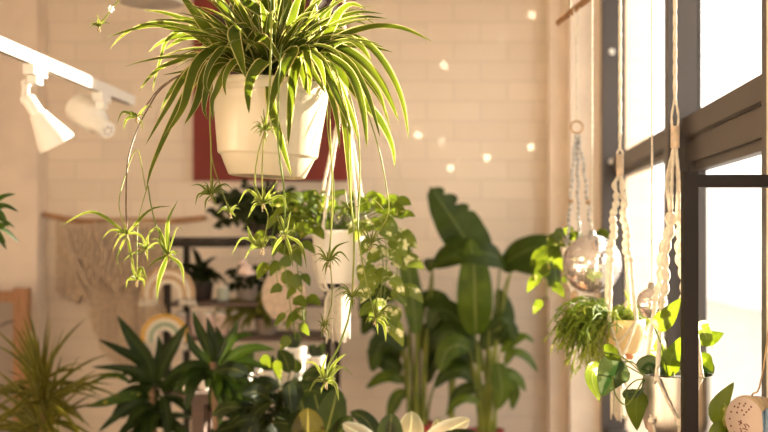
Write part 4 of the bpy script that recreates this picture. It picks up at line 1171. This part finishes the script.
rainbow('lower corded rainbow with an ochre outer band and a sage stripe', 165, 338, 4.365, ['cotton', 'cotton_sage', 'cotton', 'cotton_ochre'], 9.5, 4.2, 305)

# white ceramics on the low shelf board
defs = [(186, 16, 11, 'low wide white bowl at the left end of the low shelf'), (207, 9, 22, 'tall narrow white cup on the low shelf left of the grey pot'), (231, 14, 13, 'squat white bowl in the middle of the low shelf'),
        (254, 8, 20, 'white cup at the right of the low shelf'), (276, 10, 26, 'white planter on the low shelf beside the dark leaves')]
for x, r, h_, lb in defs:
    Yc = 4.44; loc = Vector((shelfx(x, Yc), Yc+.03, ZS3))
    o = potmb(loc, S(r, Yc), S(r*.65, Yc), S(h_*1.2, Yc), .003).build('ceramic_pot', M['ceramic'], origin=loc); tag(o, lb, 'pot', 'white pots on the low shelf')
# a bench carrying the sunlit white tray and pots, right of the shelf
# ------------------------------------------------------------------ wooden frame at far left
YV = 4.7
wf = thing('wooden_easel', 'brown wooden frame with a pale board standing at the far left', 'frame', (P(0, 0, YV).x, YV, 0))
xr_ = shelfx(28, YV); xl_ = shelfx(-70, YV); zt2 = CAMZ+(CY-288)/F*YV
MB().box((xr_-S(15, YV), YV, 0), (xr_, YV+.035, zt2)).build('post', M['wood'], wf, smooth=False)
MB().box((xl_, YV, 0), (xl_+S(15, YV), YV+.035, zt2)).build('post', M['wood'], wf, smooth=False)
MB().box((xl_+S(15, YV), YV+.003, zt2-S(14, YV)), (xr_-S(15, YV), YV+.032, zt2-S(3, YV))).build('rail', M['wood'], wf, smooth=False)
MB().box((xl_+S(15, YV), YV+.003, .35), (xr_-S(15, YV), YV+.032, .42)).build('rail', M['wood'], wf, smooth=False)
MB().box((xl_+S(15, YV), YV+.012, .42), (xr_-S(15, YV), YV+.02, zt2-S(14, YV))).build('board', M['greypot'], wf, smooth=False)
mb = MB(); mb.tube([P(0, 326, YV), P(8, 322, YV), P(14, 321, YV-.01)], .004, 6, 6); mb.build('hook', M['darkpot'], wf)

# ------------------------------------------------------------------ tables that carry the foreground plants
def table(label, x0, x1, y0, y1, z, mat):
    t = thing('plant_table', label, 'table', ((x0+x1)/2, (y0+y1)/2, 0))
    MB().box((x0, y0, z-.03), (x1, y1, z)).build('tabletop', M[mat], t, smooth=False)
    for xx in (x0+.02, x1-.06):
        for yy in (y0+.02, y1-.06): MB().box((xx, yy, 0), (xx+.04, yy+.04, z-.03)).build('leg', M[mat], t, smooth=False)
    return t
table('low wooden table under the rubber plants', -1.15, .15, 2.75, 3.35, .52, 'wood')
table('long low bench under the two strelitzias', -.50, .38, 4.3, 4.8, .42, 'wood')

def drac_leaf(mb, pts, w, Y, nh=(0, -1, .5), d=(0, 0)):
    n = len(pts); q = [P(x, y, Y+d[0]+(d[1]-d[0])*i/(n-1)) for i, (x, y) in enumerate(pts)]
    mb.leaf(q, S(w, Y), 'lance', nh=nh, fold=.22, curl=.0, n=14, wav=.06)
def tallplant(name, label, px_, Y, pot_r, pot_h, z0, matpot, trunk_top, cat='plant'):
    x = shelfx(px_, Y); t = thing(name, label, cat, (x, Y, z0))
    potmb((x, Y, z0), pot_r, pot_r*.75, pot_h).build('pot', M[matpot], t)
    soilmb((x, Y, z0+pot_h-.02), pot_r*.92).build('soil', M['soil'], t)
    if trunk_top is not None:
        MB().tube([(x, Y, z0+pot_h-.03), ((x+trunk_top.x)/2+.01, Y, (z0+pot_h+trunk_top.z)/2), trunk_top], .011, 10, 16, mod=lambda f, a: 1+.1*math.sin(f*60)).build('trunk', M['bark'], t)
    return t
YD1 = 3.6
d1 = tallplant('corn_plant', 'dark broad-leaved dracaena in front of the ochre rainbow', 152, YD1, .12, .26, 0, 'greypot', P(152, 385, YD1))
mb = MB()
for pts, w, d in [
  ([(154,385),(148,362),(133,340),(117,315)], 15, (0, -.05)), ([(152,385),(140,362),(120,350),(98,339)], 10, (0, .0)),
  ([(152,388),(140,372),(118,368),(91,367)], 8, (0, -.05)), ([(158,382),(164,364),(174,345),(188,322)], 14, (0, -.05)),
  ([(156,384),(158,366),(160,350),(158,335)], 10, (0, .05)), ([(150,395),(138,402),(118,415),(98,432)], 9, (0, -.06)),
  ([(152,390),(135,388),(115,398),(100,405)], 8, (0, .0)), ([(160,388),(178,372),(205,366),(240,360)], 13, (0, -.04)),
  ([(160,392),(175,388),(195,395),(212,412)], 11, (0, -.06)), ([(155,400),(150,420),(140,440),(128,462)], 12, (0, -.08)),
  ([(160,400),(168,420),(182,432),(200,450)], 12, (0, -.05)), ([(158,390),(175,378),(188,382),(200,392)], 10, (0, .05)),
  ([(150,395),(130,400),(118,410),(108,425)], 9, (0, .05)), ([(162,396),(180,402),(195,415),(205,432)], 10, (0, .04)),
  ([(156,392),(148,404),(142,424),(140,445)], 12, (0, -.02)), ([(150,388),(140,378),(130,372),(120,376)], 10, (0, .03)),
  ([(160,395),(166,408),(168,428),(166,448)], 11, (0, -.06))]:
    drac_leaf(mb, pts, w, YD1, (rnd(-.3, .3), -1, rnd(.2, .8)), d)
for k in range(26):
    a = rnd(0, 2*PI); e = rnd(-.3, .7); Ln = rnd(.10, .17); p = P(154+rnd(-4, 6), rnd(385, 430), YD1); q = [p.copy()]; d = Vector((math.cos(a)*math.cos(e), math.sin(a)*math.cos(e), math.sin(e)))
    for j in range(5): p = p+d*Ln/5; q.append(p.copy()); d = (d+Vector((0, 0, -.3))).normalized()
    mb.leaf(q, rnd(.03, .042), 'lance', nh=(0, -.9, 1), n=10)
mb.build('foliage', M['drac'], d1)
mb = MB(); drac_leaf(mb, [(150,398),(130,396),(108,402),(86,407)], 12, YD1, (0, -1, .6), (0, -.06)); drac_leaf(mb, [(130,382),(118,376),(104,377),(90,385)], 7, YD1, (0, -1, .8), (0, -.04))
mb.build('variegated_leaf', M['drac_var'], d1)
YD2 = 3.22
d2 = tallplant('corn_plant', 'second dark dracaena, with upright leaves below the row of candle jars', 213, YD2, .10, .2, .52, 'darkpot', P(213, 362, YD2))
mb = MB()
for pts, w, d in [
  ([(212,365),(208,348),(199,328),(193,311)], 11, (0, -.03)), ([(214,365),(214,348),(211,332),(207,317)], 10, (0, .0)),
  ([(216,365),(220,348),(219,336),(216,326)], 9, (0, .03)), ([(218,365),(226,350),(233,335),(239,318)], 12, (0, -.03)),
  ([(210,366),(200,355),(192,345),(186,330)], 9, (0, .0)), ([(218,368),(236,354),(256,348),(276,350)], 12, (0, -.05)),
  ([(212,368),(200,370),(186,380),(172,392)], 10, (0, .03)), ([(218,370),(236,362),(250,362),(268,370)], 10, (0, .0)),
  ([(215,372),(226,378),(236,392),(244,408)], 10, (0, -.04)), ([(210,372),(196,382),(190,396),(186,412)], 10, (0, -.03)),
  ([(214,365),(226,345),(240,336),(254,335)], 11, (0, .03)), ([(214,370),(222,390),(222,410),(218,430)], 10, (0, -.02))]:
    drac_leaf(mb, pts, w, YD2, (rnd(-.3, .3), -1, rnd(.2, .8)), d)
for k in range(26):
    a = rnd(0, 2*PI); e = rnd(-.6, .7); Ln = rnd(.10, .17); p = P(214, 372, YD2); q = [p.copy()]; d = Vector((math.cos(a)*math.cos(e), math.sin(a)*math.cos(e), math.sin(e)))
    for j in range(5): p = p+d*Ln/5; q.append(p.copy()); d = (d+Vector((0, 0, -.3))).normalized()
    mb.leaf(q, rnd(.03, .042), 'lance', nh=(0, -.9, 1), n=10)
mb.build('foliage', M['drac'], d2)

# dracaena marginata
YG = 3.4
mg = tallplant('dragon_tree', 'spiky dragon tree with thin yellow-edged leaves at the lower left', 42, YG, .12, .26, 0, 'darkpot', P(42, 400, YG))
mb = MB(); c0 = P(42, 388, YG)
for i in range(130):
    a = rnd(0, 2*PI); e = rnd(-.4, 1.5); Ln = rnd(.19, .29)
    p = c0+Vector((rnd(-.01, .01), rnd(-.01, .01), rnd(-.16, .02))); q = [p.copy()]; d = Vector((math.cos(a)*math.cos(e), math.sin(a)*math.cos(e), math.sin(e)))
    for j in range(6): p = p+d*Ln/6; q.append(p.copy()); d = (d+Vector((0, 0, -rnd(.03, .22)))).normalized()
    mb.leaf(q, rnd(.013, .019), 'grassn', nh=(rnd(-.4, .4), -1, .6), fold=.2, n=9)
mb.build('foliage', M['marginata'], mg)

# leafy plant reaching in at the left edge
YE = 2.9
le = tallplant('tall_dracaena', 'tall dracaena whose dark leaf tips reach in from the left edge', -28, YE, .13, .28, 0, 'darkpot', P(-28, 225, YE))
mb = MB()
for pts, w in [([(-28,222),(-10,205),(5,196),(16,194)], 8), ([(-28,225),(-8,208),(6,206),(19,212)], 7), ([(-28,228),(-10,226),(2,226),(10,221)], 11), ([(-28,230),(-12,228),(-2,234),(6,243)], 8), ([(-28,228),(-12,212),(0,214),(9,228)], 9)]:
    drac_leaf(mb, pts, w, YE, (0, -1, .5))
rosette(mb, P(-30, 225, YE), 22, .10, .15, .024, -.2, 1.3, .3, xr=-1 if False else .9); mb.build('foliage', M['drac'], le)

# ------------------------------------------------------------------ strelitzias
def sleaf(root, pts, w, mat, Y, stem=None, nh=(0, -1, .2), prof='paddle', curl=.15, wav=.05, fold=.1, sr=.006):
    o = bleaf(root, pts, w, mat, Y, prof, 'leaf', nh, None, fold, curl, 26, wav, 8)
    if stem:
        q0 = P(pts[0][0], pts[0][1], Y+(pts[0][2] if len(pts[0]) > 2 else 0))
        path = [P(x, y, Y) for x, y in stem]+[q0]
        MB().tube(path, sr, 8, 20, taper=lambda f: 1.5-.9*f).build('stalk', M['strel_stem'], o)
    return o
YB1 = 4.62
zb_ = .42
s1 = tallplant('strelitzia', 'left tall strelitzia with broad torn top leaf and thick pale stems', 416, YB1, .085, .30, zb_, 'redpot', None)
def torn(t):
    b_ = max(0, math.sin(PI*t**.72))**.6
    return b_
for e in [
  # (pts, w, mat, stem)
  ([(416,335,-.06),(413,300,-.06),(407,262,-.06),(400,228,-.06)], 21, 'strel_light', [(416,440),(417,390)], (.3, -1, .1)),
  ([(432,264,-.08),(445,256,-.13),(470,250,-.15),(500,258,-.13),(514,268,0)], 30, 'strel', [(420,440),(424,350),(432,290)], (0, -.9, .6)),
  ([(432,258,0),(430,264,-.06),(430,272,-.1)], 14, 'strel', [(417,440),(420,340),(430,285)], (0, -1, .3)),
  ([(400,345),(385,325),(372,318),(362,335)], 26, 'strel', [(412,440),(408,380)], (0, -1, .6)),
  ([(405,350),(395,338),(380,345),(372,372)], 24, 'strel', [(412,440),(408,390)], (.3, -1, .3)),
  ([(408,312),(422,300),(440,298),(452,312)], 20, 'strel', [(414,440),(412,360)], (0, -1, .7)),
  ([(404,382),(392,376),(380,378),(366,388)], 14, 'strel_light', [(414,440),(410,410)], (0, -1, .7)),
  ([(408,392),(398,396),(392,408),(388,420)], 14, 'strel_light', [(414,440)], (0, -1, .4)),
  ([(426,350),(436,332),(452,328),(468,345)], 24, 'strel', [(418,440),(422,390)], (0, -1, .5)),
  ([(395,300,.05),(378,292,.05),(368,300,.05),(362,322,.05)], 20, 'strel', [(412,440),(404,360)], (.2, -1, .3)),
  ([(402,372,.05),(385,360,.06),(376,352,.07),(366,352,.08)], 20, 'strel', [(412,440),(408,400)], (.2, -1, .3)),
  ([(400,330,.08),(396,345,.08),(390,362,.08),(392,380,.08)], 20, 'strel', [(412,440),(406,380)], (.2, -1, .1)),
  ([(440,372),(450,360),(462,362),(472,378)], 18, 'strel', [(424,440),(430,400)], (0, -1, .6)),
  ]:
    sleaf(s1, e[0], e[1], e[2], YB1, e[3], e[4])
mb = MB()
for a, b_, r in (((417, 440), (418, 300), .013), ((423, 440), (428, 320), .011), ((410, 440), (409, 330), .010)):
    mb.tube([P(a[0], a[1], YB1-.02), P((a[0]+b_[0])/2-1, (a[1]+b_[1])/2, YB1-.03), P(b_[0], b_[1], YB1-.02)], r, 10, 12, taper=lambda f: 1.15-.5*f)
mb.build('stem', M['strel_stem'], s1)
s2 = tallplant('strelitzia', 'right tall strelitzia with a pale-ribbed front leaf, near the window corner', 484, 4.55, .085, .28, zb_, 'redpot', None)
YB2 = 4.52
# big top leaf, split along one side into lobes
def lobed(t):
    b_ = max(0, math.sin(PI*t**.8))**.6
    return b_
mb = MB(); q = catmull([P(484, 268, YB2+.1), P(468, 243, YB2+.08), P(448, 212, YB2+.06), P(430, 186, YB2+.04)], 40)
rows = []
for i, p in enumerate(q):
    t = (q[min(i+1, 40)]-q[max(i-1, 0)]).normalized(); nn = Vector((.1, -1, .15)); sd = t.cross(nn).normalized(); f = i/40
    wl = S(21, YB2)*max(0, math.sin(PI*min(1, f*.93+.07)**.9))**.55; wr = S(25, YB2)*max(0, math.sin(PI*min(1, f*.93+.07)**.85))**.6
    if f > .55:
        cut = abs(math.sin((f-.55)*PI/.15)); wr *= .55+.45*cut**.6
    if f > .97: wl *= .5; wr *= .5
    row = []
    for j in range(9):
        u = -1+j/4; row.append(p+sd*(u*(wr if u > 0 else wl))+nn.normalized()*(-.12*abs(u)*S(20, YB2)+.06*S(20, YB2)*math.sin(f*30)*abs(u)))
    rows.append(row)
mb.grid(rows); o = mb.build('leaf', M['strel'], s2)
MB().tube([P(484, 440, YB2), P(487, 350, YB2+.03), P(484, 268, YB2+.1)], .008, 8, 20).build('stalk', M['strel_stem'], o)
for e in [
  ([(476,336,-.04),(475,300,-.07),(474,268,-.07),(470,238,-.05)], 36, 'strel_light', [(480,440),(478,380)], (.05, -1, .1)),
  ([(500,268),(518,255,-.04),(540,247,-.05),(562,256,-.04),(572,272,-.03)], 34, 'strel', [(488,440),(494,350),(497,300)], (-.1, -.9, .6)),
  ([(512,264,-.02),(530,262,-.06),(550,270,-.08),(556,290,-.08)], 26, 'strel', [(488,440),(496,350)], (0, -1, .4)),
  ([(500,262),(485,250),(462,254,-.05),(440,262,-.08),(428,272,-.08)], 16, 'strel', [(487,440),(494,350)], (0, -.7, .9)),
  ([(497,345,.03),(503,325,.03),(503,305,.03),(497,288,.03)], 24, 'strel', [(486,440),(492,390)], (.2, -1, .1)),
  ([(500,352),(512,342),(524,336),(534,342)], 11, 'strel_light', [(488,440),(492,390)], (0, -1, .8)),
  ([(505,365),(512,352),(526,356),(538,372)], 11, 'strel_light', [(488,440),(492,400)], (0, -.9, .9)),
  ([(498,362,-.05),(500,376,-.06),(502,392,-.07),(497,410,-.07)], 20, 'strel_light', [(488,440),(490,380)], (0, -1, .1)),
  ([(478,362),(462,340),(448,332),(436,350)], 26, 'strel', [(484,440),(482,390)], (0, -1, .5)),
  ([(482,350),(494,330),(510,328),(516,345)], 20, 'strel', [(486,440),(486,390)], (0, -1, .5)),
  ([(476,380),(462,370),(446,374),(434,388)], 18, 'strel', [(484,440),(480,410)], (0, -1, .5)),
  ([(470,350,-.03),(458,345,-.05),(446,352,-.06),(440,372,-.07)], 22, 'strel_light', [(482,440),(478,390)], (0, -1, .3)),
  ([(484,385),(470,388),(458,394),(448,408)], 15, 'strel', [(484,440)], (0, -1, .5)),
  ([(500,398),(508,384),(514,392),(512,410)], 14, 'strel_light', [(488,440)], (0, -1, .4)),
  ([(465,330,.05),(450,312,.05),(436,312,.05),(428,330,.05)], 24, 'strel', [(482,440),(474,380)], (0, -1, .4)),
  ]:
    sleaf(s2, e[0], e[1], e[2], YB2, e[3], e[4])
for e in [([(486,340,.06),(478,318,.06),(462,312,.06),(448,322,.06)], 14, 'strel', [(484,440),(486,380)], (0, -1, .7)),
  ([(492,378,-.04),(506,372,-.05),(518,378,-.05),(526,392,-.05)], 11, 'strel_light', [(488,440)], (0, -1, .7)),
  ([(480,402,-.04),(466,398,-.05),(454,404,-.05),(446,416,-.05)], 10, 'strel_light', [(484,440)], (0, -1, .7)),
  ([(489,330,-.05),(500,318,-.06),(508,322,-.06),(512,336,-.06)], 12, 'strel', [(487,440),(489,370)], (0, -1, .6)),
  ([(520,256,-.03),(542,252,-.06),(552,268,-.08),(550,288,-.08)], 18, 'strel', [(488,440),(496,350),(504,290)], (.2, -1, .2))]:
    sleaf(s2, e[0], e[1], e[2], YB2, e[3], e[4])
mb = MB()
for a, b_, r in (((480, 440), (478, 345), .012), ((487, 440), (490, 350), .011), ((494, 440), (494, 380), .009)):
    mb.tube([P(a[0], a[1], YB2), P((a[0]+b_[0])/2+1, (a[1]+b_[1])/2, YB2), P(b_[0], b_[1], YB2)], r, 10, 12, taper=lambda f: 1.15-.5*f)
mb.build('stem', M['strel_stem'], s2)
s3 = tallplant('young_strelitzia', 'shorter leafy plant between the two tall strelitzias', 452, 4.66, .075, .26, zb_, 'redpot', None)
for e in [
  ([(450,345),(440,328),(428,330),(420,350)], 18, 'strel', [(452,440),(450,390)], (0, -1, .5)), ([(453,340),(452,322),(462,310),(474,318)], 20, 'strel_light', [(452,440),(452,390)], (0, -1, .4)),
  ([(450,372),(440,360),(432,366),(428,384)], 16, 'strel', [(452,440)], (0, -1, .4)), ([(455,372),(464,356),(476,356),(484,372)], 16, 'strel', [(452,440)], (0, -1, .5)),
  ([(448,352,.02),(436,344,.03),(430,352,.03),(434,372,.03)], 18, 'strel', [(452,440)], (0, -1, .2))]:
    sleaf(s3, e[0], e[1], e[2], 4.66, e[3], e[4])
mb = MB(); mb.tube([P(452, 440, 4.66), P(451, 340, 4.66)], .013, 10, 8); mb.build('stem', M['strel_stem'], s3)

# ------------------------------------------------------------------ rubber plants on the low table
def rubber(name, label, px_, Y, leaves, potm):
    x = shelfx(px_, Y); t = thing(name, label, 'plant', (x, Y, .52))
    potmb((x, Y, .52), .085, .065, .16).build('pot', M[potm], t); soilmb((x, Y, .66), .078).build('soil', M['soil'], t)
    top = P(px_, 432, Y); 
    MB().tube([Vector((x, Y, .65)), Vector((x+.01, Y, (top.z+.65)/2)), Vector((x, Y, top.z))], .008, 8, 10).build('stem', M['bark'], t)
    for pts, w, mt, nh in leaves:
        sf = (px_, min(470, pts[0][1]+12), 0)
        bleaf(t, pts, w, mt, Y, 'oval', 'leaf', nh, sf, .1, .12, 16, .0, 8)
    return t
YQ = 3.0
rubber('rubber_plant', 'dark rubber plant with upright olive oval leaves at the bottom centre', 312, YQ, [
  ([(308,452,-.05),(308,430,-.06),(308,408,-.05)], 33, 'ficus_olive', (.0, -1, .15)),
  ([(322,446,.03),(330,420,.03),(338,388,.04)], 34, 'ficus', (-.3, -1, .1)),
  ([(304,440,.05),(290,425,.06),(272,422,.06)], 22, 'ficus', (0, -1, .6)),
  ([(316,430,.08),(318,410,.1),(312,386,.1)], 26, 'ficus', (.2, -1, .1)),
  ([(330,446,.0),(342,430,.0),(352,416,.0)], 22, 'ficus', (-.2, -1, .4)),
  ([(296,452,.0),(280,448,-.02),(262,455,-.04)], 22, 'ficus_olive', (0, -1, .8))], 'ceramic')
YQ2 = 2.95
rubber('rubber_plant', 'variegated rubber plant with round grey and cream leaves at the bottom edge', 402, YQ2, [
  ([(380,446,0),(364,436,-.02),(342,424,-.04)], 24, 'ficus_cream', (.3, -.8, .9)),
  ([(392,450,-.02),(390,434,-.03),(392,413,-.03)], 28, 'ficus', (-.3, -1, .2)),
  ([(402,450,.0),(410,432,.0),(412,411,.01)], 28, 'ficus_grey', (.2, -1, .2)),
  ([(420,446,.0),(446,432,-.02),(470,419,-.02)], 23, 'ficus_cream', (.2, -1, .5)),
  ([(424,450,-.03),(448,436,-.06),(476,432,-.08)], 18, 'ficus', (0, -.6, 1)),
  ([(384,450,.04),(366,420,.05),(350,412,.05)], 18, 'ficus', (.2, -1, .5)),
  ([(430,440,.06),(440,430,.07),(436,418,.07)], 20, 'ficus_grey', (.2, -1, .5))], 'ceramic')

# dark leafy mass around the low centre
YC_ = 3.2
cr_ = tallplant('leafy_houseplant', 'dark leafy plant with broad drooping leaves left of the rubber plant', 284, YC_, .09, .2, .52, 'terracotta', P(284, 400, YC_))
mb = MB()
for i in range(74):
    b_ = P(280+rnd(-42, 40), rnd(368, 440), YC_+rnd(-.14, .1)); s0 = P(284+rnd(-3, 3), min(440, b_ and 400+rnd(0, 30)), YC_)
    mb.tube([s0, s0.lerp(b_, .6)+Vector((0, 0, .02)), b_], .0022, 5, 5)
    d = Vector((b_.x-s0.x+rnd(-.06, .06), rnd(-.08, .03), rnd(-.1, .05)))
    heartleaf(mb, b_, d, rnd(.07, .12), nh=(rnd(-.5, .5), -1, rnd(.3, 1)), wid=.5, prof='lance')
mb.build('foliage', M['ficus'], cr_)
for (x, y, dx, dy, sz, w) in ((276, 360, 4, 18, .06, .45), (262, 356, 6, 8, .05, .6)):
    mb = MB(); b_ = P(x, y, YC_-.12); heartleaf(mb, b_, P(x+dx, y+dy, YC_-.14)-b_, sz, nh=(0, -1, .3), wid=w, droop=.05)
    mb.tube([b_, b_.lerp(P(284, 400, YC_), .5)+Vector((0, .01, .02)), P(284, 400, YC_)], .002, 5, 8)
    mb.build('pale_leaf', M['pothos'], cr_)
# white pots on a narrow console between the dracaenas, catching the sun
ZT_ = CAMZ+(CY-392)/F*3.5
table('narrow wooden console carrying the sunlit white pots', -.90, -.42, 3.44, 3.62, ZT_, 'wood_dark')
WP = [(190, 3.52, 9, 15, 'sunlit white pot at the left end of the narrow console'), (203, 3.55, 7, 24, 'slim sunlit white pot, second from the left on the narrow console'),
      (222, 3.48, 10, 17, 'squat sunlit white pot just right of the slim one on the console'), (245, 3.54, 8, 26, 'tall white pot in the middle of the console'),
      (268, 3.50, 9, 22, 'white pot on the console beside the largest planter'), (293, 3.52, 13, 44, 'largest white planter, tallest on the console'), (316, 3.50, 9, 36, 'rightmost white planter on the console, under the tassel')]
for x, Yc, r, h_, lb in WP:
    loc = Vector((shelfx(x, Yc), Yc, ZT_))
    t = thing('white_planter', lb, 'pot', loc, 'white pots on the console')
    potmb(loc, S(r, Yc), S(r*.72, Yc), S(h_, Yc), .003).build('pot', M['ceramic'], t)
    if h_ > 20:
        soilmb(loc+Vector((0, 0, S(h_, Yc)-.012)), S(r*.93, Yc)).build('soil', M['soil'], t)
        mb = MB()
        for k in range(9):
            a = rnd(0, 2*PI); b_ = loc+Vector((0, 0, S(h_, Yc)-.01)); 
            heartleaf(mb, b_, (math.cos(a)*.5, math.sin(a)*.5, 1), rnd(.04, .07), nh=(0, -1, .5), wid=.5, droop=.0, prof='lance')
        mb.build('foliage', M['shrub'], t)

# ------------------------------------------------------------------ light
W = bpy.data.worlds.new('sky'); bpy.context.scene.world = W; W.use_nodes = True
bg = W.node_tree.nodes['Background']; bg.inputs[0].default_value = (1, .93, .84, 1); bg.inputs[1].default_value = 3.5
def light(name, t, loc, **k):
    l = bpy.data.lights.new(name, t); o = bpy.data.objects.new(name, l); C.objects.link(o); o.location = loc
    for a, b in k.items(): setattr(l, a, b)
    return o
SD = Vector((1, .76, .40)).normalized()
s = light('sun', 'SUN', (4, 4, 5), energy=42, angle=.012, color=(1, .88, .69))
s.rotation_euler = SD.to_track_quat('Z', 'Y').to_euler()
for nm, y0, y1 in (('portal_window', 2.18, 4.83), ('portal_side', -1.8, 1.82)):
    p = light(nm, 'AREA', (XG+.06, (y0+y1)/2, 1.725), shape='RECTANGLE', size=(y1-y0), size_y=2.25)
    p.rotation_euler = Vector((1, 0, 0)).to_track_quat('Z', 'Y').to_euler()
    p.rotation_euler = (PI/2, 0, PI/2); p.data.cycles.is_portal = True
p = light('portal_added_fill', 'AREA', (-.95, YN-.15, 2.175), shape='RECTANGLE', size=2.7, size_y=1.35)  # portal for the added rear fill window
p.rotation_euler = (PI/2, 0, 0); p.data.cycles.is_portal = True
# added spot lamps near the mirror ball, imitating its sun glints on the wall
for (x, y, e) in ((532,15,1), (444,65,.8), (473,111.5,.8), (498,105,.8), (418,135,.8), (487,158,.9), (531,147,1), (451,168,.8), (441,141,.3), (502,40,.2)):
    q = P(x, y, 5.1); d = (q-BALL).normalized(); src_ = BALL+d*.25
    g = light('glint_standin_spot', 'SPOT', src_, energy=300*e, spot_size=math.radians(.75), spot_blend=.3, shadow_soft_size=.0, color=(1, .86, .66))
    g.rotation_euler = (-d).to_track_quat('Z', 'Y').to_euler()

# ------------------------------------------------------------------ camera
cam = bpy.data.cameras.new('camera'); co = bpy.data.objects.new('camera', cam); C.objects.link(co)
co.location = (0, 0, CAMZ); co.rotation_euler = (PI/2, 0, 0)
cam.sensor_width = 36; cam.lens = F/768*36
cam.shift_x = -(CX-384)/768; cam.shift_y = (CY-216)/768
cam.clip_start = .05
cam.dof.use_dof = True; cam.dof.focus_distance = 2.06; cam.dof.aperture_fstop = 2.8
sc = bpy.context.scene; sc.camera = co
sc.view_settings.view_transform = 'Standard'; sc.view_settings.look = 'None'; sc.view_settings.gamma = 1; sc.view_settings.use_curve_mapping = False
sc.view_settings.exposure = 0.12
sc.cycles.max_bounces = 10; sc.cycles.diffuse_bounces = 5; sc.cycles.transparent_max_bounces = 12; sc.cycles.sample_clamp_indirect = 6
sc.cycles.caustics_reflective = False
sc.cycles.use_denoising = True
